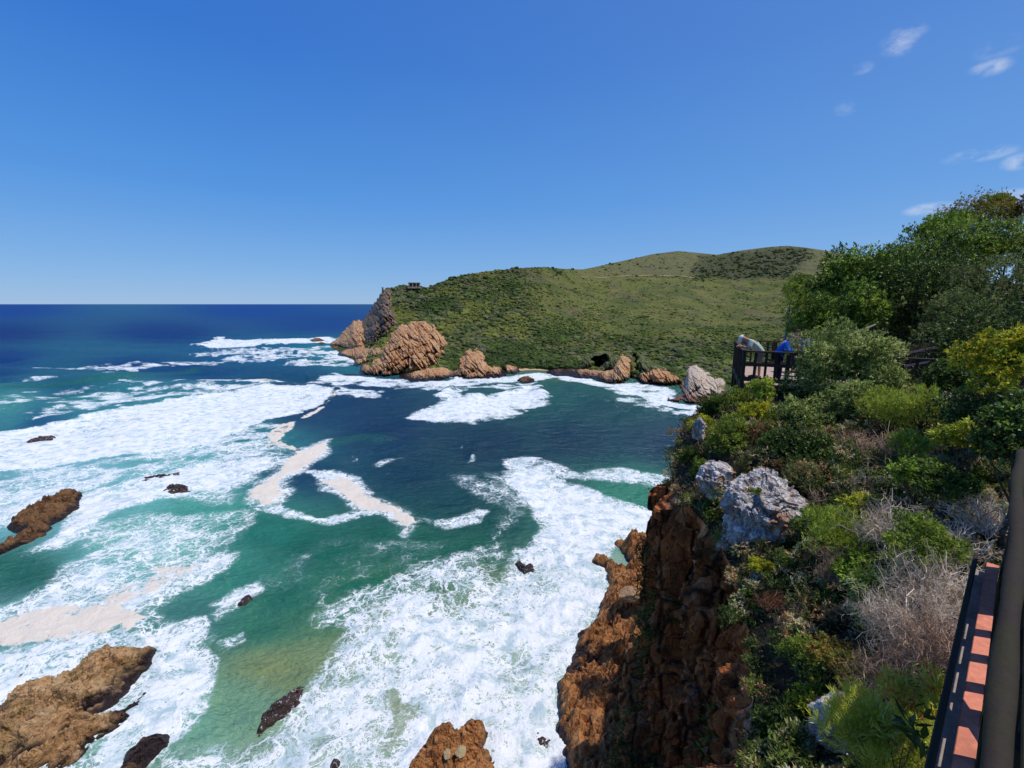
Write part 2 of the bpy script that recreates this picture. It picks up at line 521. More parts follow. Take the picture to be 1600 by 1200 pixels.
M['hut_roof'] = plain_mat("hut_roof", (0.16, 0.15, 0.15), 0.8, 0.2, 0.2, 0.8)
M['hut_dark'] = plain_mat("hut_dark_opening", (0.02, 0.018, 0.016), 0.8, 0.2, 0.2, 0.8)
M['dirt'] = plain_mat("dirt_track", (0.24, 0.19, 0.10), 0.95, 0.1, 0.2, 0.5)


def sea_mat():
    m = NT("sea_water"); p = m.pos()
    wc = m.attr("wcol").outputs["Color"]
    ms = m.n("ShaderNodeSeparateColor"); m.l(m.attr("foam").outputs["Color"], ms.inputs[0])
    F, B, G = ms.outputs[0], ms.outputs[1], ms.outputs[2]      # white foam, tan scum, fine streak amount
    # lacy strands
    w1 = m.vmath('ADD', p, m.vmath('SCALE', m.vmath('SUBTRACT', m.noise(p, 0.22, 5, 0.6, color=True), (0.5, 0.5, 0.5)), scale=6.5))
    w2 = m.vmath('ADD', w1, m.vmath('SCALE', m.vmath('SUBTRACT', m.noise(p, 1.1, 3, 0.6, color=True), (0.5, 0.5, 0.5)), scale=1.5))
    d1 = m.voro(w2, 0.36, 'DISTANCE_TO_EDGE'); d2 = m.voro(w2, 0.95, 'DISTANCE_TO_EDGE'); d3 = m.voro(w2, 2.3, 'DISTANCE_TO_EDGE')
    l1 = m.rng(d1, 0.0, 0.16, 1, 0); l2 = m.rng(d2, 0.0, 0.20, 1, 0); l3 = m.rng(d3, 0.0, 0.26, 1, 0)
    lace = m.math('MAXIMUM', l1, m.math('MULTIPLY', l2, 0.85))
    lace = m.math('MAXIMUM', lace, m.math('MULTIPLY', l3, 0.6))
    n1 = m.noise(w1, 0.16, 8, 0.62); n2 = m.noise(m.mapped(w1, (1, 1, 1), (0, 0, 0.5)), 1.3, 6, 0.66)
    nn = m.math('ADD', m.math('MULTIPLY', n1, 0.6), m.math('MULTIPLY', n2, 0.4))
    amp = m.rng(F, 0.0, 0.45, 0.10, 1.0)
    sg = m.math('ADD', m.math('MULTIPLY', m.math('SUBTRACT', nn, 0.5), 2.1), m.math('MULTIPLY', m.math('SUBTRACT', lace, 0.38), 0.68))
    val = m.math('SUBTRACT', m.math('ADD', F, m.math('MULTIPLY', sg, amp)), 0.5)
    foam = m.rng(val, -0.12, 0.26)
    # thin veil of half dissolved foam
    veil = m.math('MULTIPLY', m.rng(m.math('ADD', m.math('MULTIPLY', F, 1.3), m.math('MULTIPLY', m.math('SUBTRACT', n1, 0.62), 1.6)), -0.1, 0.7), 0.78)
    scum = m.rng(m.math('SUBTRACT', m.math('ADD', B, m.math('MULTIPLY', m.math('SUBTRACT', nn, 0.5), 1.7)), m.math('MULTIPLY', m.rng(m.noise(w2, 3.0, 4, 0.7), 0.60, 0.68), 0.5)), 0.40, 0.62)
    n4 = m.noise(m.mapped(w2, (1, 1, 1), (0, 0, 0.6)), 2.6, 5, 0.7)
    n5 = m.noise(m.mapped(w1, (1, 1, 1), (0, 0, 0.4)), 0.4, 5, 0.6)
    white = m.mix(m.rng(m.math('ADD', m.math('MULTIPLY', n5, 0.72), m.math('MULTIPLY', n4, 0.28)), 0.36, 0.54), (0.42, 0.54, 0.57), (0.79, 0.805, 0.81))  # bluish grey patches put soft shading into the foam colour
    tan = m.mix(n2, (0.62, 0.53, 0.43), (0.80, 0.73, 0.63))
    aer = m.mix(0.5, wc, (0.42, 0.66, 0.62))
    c = m.mix(m.rng(m.math('ADD', m.math('MULTIPLY', n1, 0.5), m.math('MULTIPLY', n2, 0.5)), 0.38, 0.62, 0.0, 0.5), wc, m.vmath('SCALE', wc, scale=0.66))
    c = m.mix(m.math('MULTIPLY', veil, m.rng(F, 0.05, 0.4)), c, aer)
    c = m.mix(foam, c, white)
    c = m.mix(scum, c, tan)
    cover = m.math('MAXIMUM', foam, scum)
    # ripples
    r1 = m.noise(m.mapped(p, (1, 1.7, 1), (0, 0, 0.55)), 0.55, 5, 0.6); r2 = m.noise(m.mapped(p, (1, 2.0, 1), (0, 0, 0.45)), 0.12, 4, 0.6)
    hr = m.math('ADD', m.math('MULTIPLY', r1, 0.55), m.math('MULTIPLY', r2, 1.6))
    r3 = m.noise(m.mapped(p, (1, 1.5, 1), (0, 0, 0.5)), 1.9, 4, 0.6)
    hr = m.math('ADD', hr, m.math('MULTIPLY', r3, 0.16))
    nb = m.bump(hr, 1.0, 1.5)
    hf = m.math('ADD', m.math('MULTIPLY', val, 0.5), m.math('MULTIPLY', n2, 0.5))
    nf = m.bump(m.math('ADD', m.math('MULTIPLY', n5, 1.6), m.math('MULTIPLY', hf, 0.45)), 0.5, 0.6)
    # body colour plus a sheen of sky: the many small facets of a choppy sea keep the grazing reflection low
    body = m.n("ShaderNodeBsdfDiffuse"); m.l(c, body.inputs[0]); m.l(nb, body.inputs["Normal"])
    gl = m.n("ShaderNodeBsdfGlossy"); gl.inputs["Roughness"].default_value = 0.22; m.l(nb, gl.inputs["Normal"])
    lw = m.n("ShaderNodeFresnel"); lw.inputs[0].default_value = 1.33; m.l(nb, lw.inputs["Normal"])
    wm = m.n("ShaderNodeMixShader"); m.l(m.math('MINIMUM', m.math('MULTIPLY', lw.outputs[0], 0.9), 0.15), wm.inputs[0]); m.l(body.outputs[0], wm.inputs[1]); m.l(gl.outputs[0], wm.inputs[2])
    water = wm.outputs[0]
    fo = m.pbr(c, 0.9, 0.1, nf)
    mx = m.n("ShaderNodeMixShader"); m.l(cover, mx.inputs[0]); m.l(water, mx.inputs[1]); m.l(fo, mx.inputs[2])
    return m.done(mx.outputs[0])


M['sea'] = sea_mat()
# ------------------------------------------------------------------ the sea
def build_sea():
    vs = np.concatenate([475.12 + np.array([0.0, 0.12, 0.3, 0.6, 1.0, 1.5]), np.arange(477.2, 760, 1.15), np.arange(760, 1420, 1.75), np.array([1500, 1650, 1900, 2400, 3400])])
    ang = np.arctan((vs - 600) / FPX) + PIT
    r = H / np.tan(np.maximum(ang, 1e-6)); r[0] = 60000
    az = np.radians(np.concatenate([np.arange(-88, -56, 0.8), np.arange(-56, 52, 0.14), np.arange(52, 88.1, 0.8)]))
    rr, aa = np.meshgrid(r, az, indexing='ij')
    x = rr * np.sin(aa); y = rr * np.cos(aa)
    sh = x.shape; x = x.ravel(); y = y.ravel(); rad = rr.ravel()
    u, v = proj(x, y, 0 * x)
    n = len(x)
    F = np.zeros(n); B = np.zeros(n); A = np.zeros(n); Z = np.zeros(n)
    # world-scale wobble for every outline
    wa = fbm(x / 14, y / 14, 0, 4, 11); wb = fbm(x / 4.0, y / 4.0, 3.0, 4, 21); wc_ = fbm(x / 45, y / 45, 7.0, 3, 31)

    def mask(px, soft, amp=1.0, big=0.0, base=None):
        px = np.asarray(px, float)
        sel = (u > px[:, 0].min() - 160) & (u < px[:, 0].max() + 160) & (v > px[:, 1].min() - 90) & (v < px[:, 1].max() + 90)
        out = np.zeros(n)
        w = sea_xy(px[:, 0], np.maximum(px[:, 1], 477))
        kf = float(np.clip(np.linalg.norm(w, axis=1).mean() / 95, 1, 4.5)); soft = soft * (0.6 + 0.4 * kf) if soft > 1.3 else soft * min(kf, 2.2); amp = amp * kf ** 0.8
        sd = sdpoly(x[sel], y[sel], w)
        sd = sd + amp * (wa[sel] * 1.6 + wb[sel] * 0.7) + big * wc_[sel] * 4
        out[sel] = sstep(soft, -soft, sd)
        return out

    def DENS(d): return np.interp(d, [0.1, 0.3, 0.5, 0.7, 0.9, 1.0], [0.10, 0.24, 0.40, 0.58, 0.86, 1.0])

    def ridge(px, height, width, skew=0.0):
        w = sea_xy(*np.asarray(px, float).T)
        return height * np.exp(-(sdline(x, y, w) / width) ** 2)

    def addF(d, *a, **k):
        nonlocal F
        F = np.maximum(F, DENS(d) * mask(*a, **k))

    # ---- water body colours, blended over the bay
    pts = [  # u, v, colour (as displayed), radius weight
        (0, 482, (4, 60, 134)), (400, 482, (4, 62, 136)), (800, 482, (5, 62, 134)), (0, 520, (2, 46, 112)), (250, 520, (3, 50, 116)), (500, 505, (5, 62, 128)),
        (0, 560, (6, 54, 118)), (200, 570, (8, 60, 118)), (400, 555, (16, 92, 136)), (0, 588, (8, 60, 114)), (300, 578, (10, 66, 116)), (110, 606, (24, 88, 116)), (520, 550, (34, 128, 146)), (450, 580, (22, 78, 112)), (560, 575, (40, 118, 128)),
        (60, 660, (20, 86, 128)), (170, 635, (60, 140, 150)), (480, 640, (14, 58, 92)), (560, 620, (18, 60, 92)), (600, 680, (12, 54, 86)), (720, 590, (46, 96, 104)),
        (860, 610, (30, 92, 88)), (960, 640, (20, 74, 78)), (1050, 690, (18, 60, 80)), (900, 690, (16, 58, 76)), (760, 700, (12, 56, 74)), (1000, 610, (40, 106, 90)), (850, 586, (96, 128, 84)),
        (480, 740, (10, 62, 88)), (640, 740, (10, 60, 76)), (700, 780, (8, 70, 72)), (400, 700, (44, 134, 134)), (300, 720, (110, 186, 182)), (200, 760, (130, 196, 196)), (300, 680, (120, 190, 190)),
        (100, 720, (140, 196, 204)), (330, 800, (84, 172, 150)), (420, 830, (34, 124, 100)), (250, 850, (130, 200, 180)), (180, 900, (120, 188, 180)), (50, 900, (44, 110, 90)), (60, 800, (130, 190, 196)),
        (500, 860, (16, 104, 78)), (620, 850, (12, 100, 76)), (720, 850, (16, 98, 72)), (780, 820, (18, 84, 70)), (560, 920, (24, 110, 76)), (680, 900, (36, 110, 70)), (730, 910, (96, 120, 62)),
        (440, 930, (34, 114, 84)), (360, 900, (60, 140, 116)), (300, 960, (70, 130, 116)), (400, 980, (56, 124, 90)), (430, 1040, (140, 150, 92)), (520, 960, (60, 124, 76)), (600, 970, (150, 150, 92)),
        (350, 1090, (130, 168, 130)), (500, 1030, (140, 156, 104)), (640, 1020, (150, 164, 120)), (600, 1120, (170, 176, 140)), (500, 1180, (164, 178, 148)), (760, 1080, (180, 190, 165)), (850, 1000, (185, 198, 180)),
        (740, 960, (120, 140, 86)), (900, 820, (110, 170, 150)), (980, 770, (60, 140, 110)), (900, 900, (170, 196, 180)), (150, 1010, (86, 150, 140)), (100, 960, (120, 170, 160)), (260, 1100, (120, 176, 150)), (40, 1030, (110, 170, 160)), (830, 760, (20, 78, 78)), (870, 1170, (170, 186, 176)),
    ]
    pts += [(140, 622, (60, 140, 138)), (30, 640, (80, 158, 150))]
    P = np.array([(a, b * 1.6) for a, b, _ in pts]); C = lin([c for *_, c in pts])
    uu = u + 26 * wc_ + 10 * wa; vv = (v + 5 * wc_ + 3 * wa * np.clip((v - 480) / 200, 0, 2)) * 1.6
    vv = np.where(v < 545, v * 1.6, vv)
    num = np.zeros((n, 3)); den = np.zeros(n)
    for (pu, pv), c in zip(P, C):
        d2 = (uu - pu) ** 2 * 0.55 + (vv - pv) ** 2 * (1.0 if pv > 960 else 7.0)
        wgt = 1 / (d2 + 500) ** 1.7
        num += wgt[:, None] * c; den += wgt
    W = num / den[:, None]
    for px_, w_, c_, k_ in [([(-80, 618), (40, 604), (120, 597), (200, 591), (300, 581)], 5, (44, 112, 92), 0.7), ([(330, 592), (420, 590), (560, 592)], 7, (20, 70, 86), 0.5), ([(520, 692), (560, 684), (590, 688)], 4, (30, 100, 80), 0.5)]:
        k = k_ * np.exp(-(sdline(x, y, sea_xy(*np.array(px_, float).T)) / w_) ** 2)  # green-lit wave faces along the swell, tinted into the water colour
        W = W + (lin(c_) - W) * k[:, None]

    # ---- white water
    addF(0.92, [(-60, 704), (0, 682), (130, 654), (260, 627), (400, 607), (480, 605), (525, 611), (505, 628), (470, 645), (430, 655), (330, 690), (240, 708), (120, 722), (0, 738), (-60, 745)], 1.2, 0.7)
    addF(0.50, [(-80, 735), (0, 720), (240, 700), (430, 650), (450, 690), (470, 715), (400, 765), (385, 790), (330, 800), (240, 780), (100, 770), (-80, 800)], 5, 1.3)
    addF(0.46, [(130, 820), (240, 790), (330, 795), (400, 790), (415, 815), (370, 850), (320, 885), (260, 930), (200, 960), (80, 960), (100, 900), (120, 860)], 4, 1.3)
    addF(0.80, [(115, 775), (260, 735), (330, 720), (430, 712), (420, 735), (340, 762), (250, 785), (190, 800), (130, 835), (60, 880), (20, 880), (90, 840), (110, 800)], 2.2, 1.2)
    addF(0.66, [(-80, 770), (0, 765), (120, 745), (220, 735), (200, 755), (120, 772), (60, 800), (0, 825), (-80, 840)], 3, 1.2)
    addF(0.50, [(30, 642), (170, 608), (330, 598), (412, 604), (350, 615), (250, 630), (140, 645), (60, 652)], 5, 1.5)
    addF(0.34, [(-60, 640), (40, 612), (200, 592), (420, 600), (200, 612), (60, 632), (-60, 660)], 5, 1.5)
    addF(0.70, [(270, 596), (330, 591), (390, 594), (440, 599), (400, 600), (340, 597)], 2.5, 1.6)
    addF(0.85, [(305, 540), (345, 532), (440, 531.5), (520, 527), (540, 535), (470, 537), (410, 538), (345, 546)], 3, 2.0)
    addF(0.72, [(332, 528.5), (342, 526), (354, 527.5), (352, 530), (338, 530.5)], 1.2, 0.5)
    addF(0.52, [(330, 546), (540, 540), (560, 560), (540, 566), (440, 560), (410, 570), (340, 562), (300, 556)], 5, 2.5)
    addF(0.60, [(430, 566), (520, 560), (560, 556), (600, 566), (540, 572), (460, 571)], 3, 2)
    addF(0.85, [(520, 548), (556, 556), (590, 566), (560, 568), (525, 560), (505, 552)], 3, 2.0)
    addF(0.50, [(280, 566), (400, 556), (380, 562), (300, 574), (200, 580), (60, 575), (150, 570)], 3, 2.5)
    addF(0.42, [(150, 588), (215, 580), (225, 584), (160, 592)], 1.5, 1.2)
    addF(0.42, [(0, 597), (60, 590), (140, 586), (120, 590), (40, 598), (0, 604)], 1.5, 1.2)
    addF(0.82, [(525, 583), (560, 588), (610, 592), (650, 597), (700, 595), (720, 586), (760, 590), (800, 588), (850, 582), (862, 590), (800, 598), (745, 602), (700, 605), (640, 603), (580, 598), (500, 594)], 2.5, 1.5)
    addF(0.62, [(500, 592), (600, 598), (700, 606), (780, 600), (850, 598), (840, 606), (700, 612), (560, 604), (470, 600)], 3, 1.8)
    addF(0.72, [(520, 606), (590, 612), (600, 622), (560, 622), (520, 616)], 2.5, 1.5)
    addF(0.82, [(858, 584), (920, 592), (960, 600), (1000, 598), (1050, 606), (1060, 615), (1050, 628), (1085, 632), (1140, 640), (1140, 652), (1060, 640), (1010, 626), (970, 612), (930, 603), (880, 594)], 2.2, 1.4)
    addF(0.55, [(930, 602), (1000, 612), (1060, 640), (1140, 648), (1140, 662), (1060, 650), (1000, 636), (950, 622), (970, 618)], 2.5, 2)
    addF(0.90, [(645, 650), (668, 636), (690, 622), (703, 611), (716, 620), (760, 619), (800, 614), (830, 601), (843, 606), (850, 622), (846, 634), (812, 640), (790, 650), (765, 655), (742, 663), (705, 659), (655, 655)], 5.5, 1.4)
    addF(0.62, [(575, 722), (600, 716), (640, 714), (620, 722), (590, 730)], 4.0, 1.4)
    addF(0.55, [(695, 606), (705, 602), (712, 612), (690, 622)], 1.5, 0.6)
    addF(0.72, [(478, 738), (520, 734), (560, 745), (575, 762), (530, 760), (505, 765), (500, 748)], 3.0, 1.2)
    addF(0.68, [(395, 795), (440, 790), (500, 808), (560, 795), (610, 782), (640, 795), (600, 805), (560, 812), (500, 822), (440, 815)], 1.8, 1.2)
    addF(0.62, [(655, 806), (700, 808), (745, 795), (765, 800), (750, 815), (700, 822), (660, 815)], 1.8, 1.2)
    addF(0.55, [(735, 716), (741, 708), (742, 722), (730, 726)], 0.8, 0.3)
    addF(0.80, [(785, 735), (850, 728), (900, 752), (950, 768), (1000, 788), (1035, 800), (1040, 850), (975, 842), (950, 860), (935, 885), (950, 915), (940, 950), (925, 980), (905, 1010), (880, 1060), (890, 1120), (930, 1170), (950, 1330), (560, 1330), (600, 1160), (640, 1090), (600, 1040), (590, 1000), (640, 960), (720, 960), (770, 915), (800, 870), (840, 830), (830, 790), (800, 765)], 2.5, 1.4)
    addF(0.58, [(460, 1060), (500, 1000), (540, 960), (590, 950), (630, 915), (680, 918), (720, 935), (770, 895), (800, 850), (860, 850), (880, 960), (780, 1060), (640, 1100), (560, 1180), (560, 1330), (120, 1330), (200, 1240), (250, 1170), (330, 1150), (400, 1150)], 2.5, 1.6)
    addF(0.45, [(400, 1100), (450, 1020), (540, 930), (640, 890), (700, 860), (800, 830), (800, 900), (700, 960), (600, 1000)], 2.5, 2.0)
    addF(0.60, [(780, 715), (820, 712), (900, 735), (960, 733), (1060, 744), (1060, 768), (980, 758), (880, 750), (800, 745)], 2.5, 1.4)
    addF(0.42, [(700, 745), (800, 735), (840, 790), (780, 860), (740, 850), (780, 800), (720, 770)], 4, 2.0)
    addF(0.60, [(-80, 1035), (0, 1020), (100, 1000), (200, 985), (250, 975), (320, 960), (330, 990), (300, 1020), (320, 1060), (300, 1110), (250, 1180), (150, 1330), (-80, 1330)], 2.5, 1.6)
    addF(0.78, [(240, 1040), (310, 1010), (330, 1040), (320, 1090), (280, 1150), (230, 1200), (120, 1330), (60, 1330), (150, 1180), (220, 1110)], 2.0, 1.3)
    addF(0.60, [(320, 945), (360, 915), (405, 905), (412, 920), (380, 950), (340, 970)], 2, 1.2)
    addF(0.50, [(340, 1000), (380, 985), (385, 1000), (350, 1015)], 1.5, 1.0)
    addF(0.62, [(-80, 955), (0, 945), (80, 880), (150, 870), (230, 900), (300, 880), (340, 860), (410, 850), (330, 905), (260, 950), (240, 985), (100, 1000), (-80, 1010)], 2.5, 1.5)
    addF(0.26, [(400, 860), (560, 830), (780, 830), (760, 920), (560, 940), (420, 960), (340, 1000)], 6, 2.0)
    addF(0.14, [(450, 660), (640, 660), (1050, 700), (1050, 740), (800, 830), (480, 800)], 10, 3.0)
    addF(0.74, [(520, 1110), (600, 1040), (660, 1080), (640, 1160), (600, 1240), (500, 1240)], 4, 2.0)
    addF(0.88, [(600, 1080), (660, 1010), (760, 960), (860, 900), (930, 930), (900, 1010), (870, 1060), (800, 1040), (700, 1100), (640, 1160), (600, 1180)], 5, 2.0)
    addF(0.88, [(560, 1010), (600, 960), (650, 930), (690, 950), (640, 990), (590, 1030)], 3, 1.5)
    # clear patches
    def clear(k, *a, **kw):
        nonlocal F
        F = F * (1 - k * mask(*a, **kw))
    clear(0.9, [(-80, 905), (0, 885), (70, 862), (105, 868), (85, 900), (30, 945), (-80, 965)], 2.5, 0.8)
    clear(0.75, [(930, 756), (1000, 760), (1045, 770), (1035, 792), (980, 785), (940, 772)], 2.5, 1.0)
    clear(0.6, [(430, 1060), (480, 1000), (540, 985), (520, 1030), (470, 1090), (400, 1130), (350, 1130)], 2.5, 1.5)
    clear(0.15, [(560, 1100), (620, 1060), (700, 1060), (680, 1120), (600, 1180), (540, 1180)], 3.5, 2)
    clear(0.45, [(740, 1050), (800, 1010), (860, 1020), (850, 1080), (780, 1120)], 3, 2)
    clear(0.35, [(770, 880), (860, 870), (860, 920), (780, 940)], 3, 2)

    # foam seen from afar lies in long torn streaks
    far = sstep(90, 200, rad)
    tear = fbm(x / 8, y / 6, 4.0, 4, 41); tear2 = fbm(x / 3, y / 2.6, 6.0, 3, 43)
    F = np.clip(F + sstep(0.05, 0.3, F) * (far * (0.46 * tear + 0.30 * tear2 - 0.05) + (1 - far) * 0.10 * tear), 0, 1.05)
    # thin strands drifting over the clear water
    st_ = ridged(x / 9 + 0.8 * wa, y / 9 + 0.8 * wb, 1.0, 3, 45)
    F = np.maximum(F, 0.27 * sstep(0.60, 0.90, st_) * sstep(-0.1, 0.35, fbm(x / 22, y / 22, 2.0, 3, 47)) * sstep(560, 640, v))
    # ---- tan scum
    def addB(d, *a, **k):
        nonlocal B
        B = np.maximum(B, d * mask(*a, **k))
    addF(0.62, [(366, 786), (392, 756), (430, 732), (470, 700), (515, 688), (520, 702), (490, 724), (468, 744), (452, 770), (452, 800), (410, 800)], 3.0, 1.3)
    addF(0.60, [(494, 748), (530, 738), (565, 752), (600, 772), (640, 792), (664, 812), (632, 838), (606, 812), (560, 800), (520, 776)], 3.0, 1.3)
    addB(1.0, [(378, 781), (400, 762), (430, 742), (455, 720), (475, 707), (495, 696), (509, 693), (509, 703), (490, 716), (470, 733), (448, 750), (438, 768), (440, 792), (415, 790)], 1.2, 1.0)
    addB(0.75, [(524, 612), (503, 633), (470, 650), (440, 664), (421, 678), (415, 698), (445, 700), (462, 709), (473, 703), (448, 696), (440, 682), (458, 664), (500, 642), (528, 616)], 0.8, 0.9)
    addB(1.0, [(502, 750), (516, 752), (532, 744), (560, 757), (582, 771), (610, 784), (628, 790), (640, 801), (656, 811), (640, 821), (631, 829), (618, 815), (612, 802), (580, 800), (545, 785), (522, 765)], 1.2, 1.0)
    addB(0.95, [(-60, 985), (0, 968), (50, 955), (130, 948), (200, 957), (248, 960), (205, 984), (130, 998), (60, 1002), (-60, 1012)], 2.0, 1.0)
    addB(0.55, [(170, 905), (250, 880), (310, 880), (280, 915), (220, 940), (160, 960), (150, 930)], 1.5, 1.2)
    addB(0.50, [(390, 594), (440, 598), (400, 602)], 1.5, 1.5)

    B = B * np.clip(0.90 + 0.6 * fbm(x / 2.2, y / 2.2, 5.0, 4, 49) + 0.35 * fbm(x / 0.8, y / 0.8, 5.0, 3, 50), 0.2, 1.15)
    # ---- swell, chop and breaking crests (real heights)
    damp = np.clip(1.2 - rad / 700, 0.12, 1)
    ph = x * 0.16 + y * 0.10 + 2.5 * wc_
    Z += damp * 0.28 * np.sin(ph) + damp * 0.16 * np.sin(x * 0.33 - y * 0.13 + 2 * wa)
    near = np.clip(1.3 - rad / 260, 0, 1)
    Z += near * 0.22 * fbm(x / 5, y / 3.2, 0, 4, 51) + near * F * (0.22 * fbm(x / 1.6, y / 1.6, 2, 4, 61) + 0.35 * ridged(x / 3.4, y / 2.6, 2, 3, 63))
    fs = sstep(150, 260, rad) * sstep(1000, 600, rad)
    fs = fs * np.where(u > 480, sstep(600, 625, v), 1.0)
    Z += fs * (0.8 * np.sin((0.30 * x + y) / 8.5 + 1.8 * wc_ + 0.5 * wa) + 0.5 * np.sin((-0.1 * x + y) / 5.2 + 2.2 * wc_))
    Z += 0.10 * sstep(0.4, 0.7, B)
    for px, h_, w_ in [([(-80, 704), (0, 680), (130, 652), (260, 625), (400, 605), (480, 604), (526, 610)], 1.5, 5.0),
                       ([(-80, 614), (40, 600), (120, 594), (200, 588), (300, 578)], 2.0, 7.0),
                       ([(40, 566), (150, 562), (300, 554)], 1.3, 9.0),
                       ([(684, 624), (700, 612), (704, 608)], 1.4, 3.0),
                       ([(716, 619), (780, 617), (815, 608), (838, 600), (850, 622)], 1.3, 3.5),
                       ([(332, 529), (354, 528)], 1.0, 7.0),
                       ([(310, 540), (345, 532), (440, 531), (520, 528)], 1.6, 8.0),
                       ([(520, 690), (560, 682), (590, 684)], 0.7, 4.0), ([(737, 716), (742, 708)], 0.8, 1.5),
                       ([(560, 604), (640, 610), (760, 608)], 0.8, 5.0), ([(400, 590), (560, 590), (640, 605)], 0.7, 6.0)]:
        Z += ridge(px, h_, w_)
    V = np.stack([x, y, Z], -1)
    wcol = np.concatenate([np.clip(W * np.array([0.80, 0.88, 0.84]), 0, 1), np.ones((n, 1))], 1)
    fm = np.stack([F, B, A, np.ones(n)], -1)
    o = mesh_np("water", V, grid_faces(*sh), M['sea'], {"wcol": wcol, "foam": fm})
    tag(o, kind="structure")
    # the sea bed below, so the sheet is not a membrane over nothing
    b = 64000
    o2 = mesh_np("seabed", np.array([(-b, -b, -12), (b, -b, -12), (b, b, -12), (-b, b, -12)], float), np.array([[0, 1, 2, 3]]), M['soil'])
    tag(o2, kind="structure")


build_sea()


# ------------------------------------------------------------------ rocks standing in the sea (plan outlines)
def rock_plan(px, hmax, mat, label, name="sea_rock", res=0.22, wob=0.8, rough=0.5, slope=1.0, seed=1, strata=None, flat=0.35, extra=None, world=False, base=-0.8, group=None, kind=None, tilt=(0, 0)):
    w = np.asarray(px, float) if world else sea_xy(*np.asarray(px, float).T)
    x0, y0 = w.min(0) - 1.5; x1, y1 = w.max(0) + 1.5
    nx = max(8, int((x1 - x0) / res)); ny = max(8, int((y1 - y0) / res))
    gx, gy = np.meshgrid(np.linspace(x0, x1, nx), np.linspace(y0, y1, ny))
    s = max(res * 6, 1.2)
    sd = sdpoly(gx, gy, w) + wob * (fbm(gx / (s * 1.6), gy / (s * 1.6), seed, 4, seed) * 1.1 + 0.5 * fbm(gx / (s * .5), gy / (s * .5), seed, 3, seed + 5))
    ins = np.maximum(-sd, 0)
    k = slope
    z = hmax * (1 - np.exp(-ins / k))
    if strata is not None:
        ca, sa = math.cos(strata), math.sin(strata)
        al = gx * ca + gy * sa; ac = -gx * sa + gy * ca
        rg = ridged(al / (s * 4), ac / (s * 0.9), seed, 4, seed + 9)
    else:
        rg = ridged(gx / (s * 1.4), gy / (s * 1.4), seed, 4, seed + 9)
    fade = 1 - np.exp(-ins / (k * 0.7))
    z = z * (1 - flat + flat * fbm(gx / (s * 3), gy / (s * 3), 2.0, 3, seed + 3)) + rough * fade * (rg * 0.7 + 0.45 * fbm(gx / (s * .35), gy / (s * .35), 1.0, 4, seed + 7))
    # broken blocks, coarse and fine, split along the strata
    ca, sa = math.cos(strata or 0.4), math.sin(strata or 0.4)
    al = gx * ca + gy * sa; ac = -gx * sa + gy * ca
    wx = 0.35 * s * fbm(gx / s, gy / s, 8.0, 3, seed + 13); st = 0.24 * hmax + 0.10 + 0.4 * rough
    z += fade * st * 0.85 * blocks((al + wx) / (s * 1.9), (ac + wx) / (s * 0.95), 0, seed + 50)
    z += fade * st * 0.55 * blocks((al - wx) / (s * 0.75), (ac + wx) / (s * 0.42), 0, seed + 60)
    z += fade * st * 0.25 * blocks(gx / (s * 0.3), gy / (s * 0.25), 0, seed + 70)
    z += tilt[0] * (gx - gx.mean()) * fade + tilt[1] * (gy - gy.mean()) * fade
    if extra is not None: z = z + extra(gx, gy, fade)
    z = np.where(sd > 0, -sd * 0.9 + 0.0, z)
    z = np.where(sd > 0, np.minimum(-0.25 - sd * 1.2, 0), np.maximum(z, -0.2))
    z = np.maximum(z, base - 0.4)
    # sideways shuffle so that walls are not a pure height field
    jx = gx + 0.25 * s * 0.5 * fade * vn(gx / (s * .5), gy / (s * .5), z * 2, seed + 21)
    jy = gy + 0.25 * s * 0.5 * fade * vn(gx / (s * .5), gy / (s * .5), z * 2 + 9, seed + 22)
    V = np.stack([jx.ravel(), jy.ravel(), z.ravel()], -1)
    f = grid_faces(ny, nx)
    keep = (sd.ravel()[f] < 1.1).any(1)
    f = f[keep]
    used = np.unique(f); mp = -np.ones(len(V), int); mp[used] = np.arange(len(used))
    o = mesh_np(name, V[used], mp[f], mat, smooth=False)
    if kind: tag(o, kind=kind)
    else: tag(o, label, "rock", group)
    return o


L0 = math.radians(52)
rock_plan([(-150, 1180), (-60, 1140), (0, 1106), (40, 1075), (90, 1062), (130, 1040), (160, 1018), (195, 1012), (240, 1016), (236, 1040), (215, 1060), (190, 1090), (160, 1115), (145, 1128), (185, 1112), (228, 1084), (234, 1094), (200, 1125), (160, 1165), (105, 1215), (40, 1290), (-160, 1290)], 2.3, M['rock_tan'],
          "largest tan rock slab in the white surf, long, smooth and tapering to a dark tip", res=0.16, wob=0.5, rough=0.45, slope=1.4, seed=3, strata=L0, flat=0.3)
rock_plan([(182, 1210), (205, 1172), (225, 1152), (243, 1150), (262, 1153), (262, 1165), (240, 1185), (220, 1212), (200, 1240), (170, 1240)], 1.1, M['rock_brown'],
          "small brown rock with a foam streaked wet tip beside the long tan slab", res=0.10, wob=0.35, rough=0.3, slope=0.7, seed=5)
rock_plan([(-40, 872), (0, 862), (18, 848), (40, 835), (12, 826), (18, 812), (40, 804), (62, 788), (95, 776), (130, 771), (124, 784), (122, 796), (100, 808), (82, 822), (78, 838), (50, 851), (20, 860), (-30, 884)], 3.0, M['rock_brown'],
          "craggy brown rock with a narrow tip surrounded by turquoise foam, bare and dry on top", res=0.25, wob=0.6, rough=0.8, slope=1.6, seed=8, strata=L0)
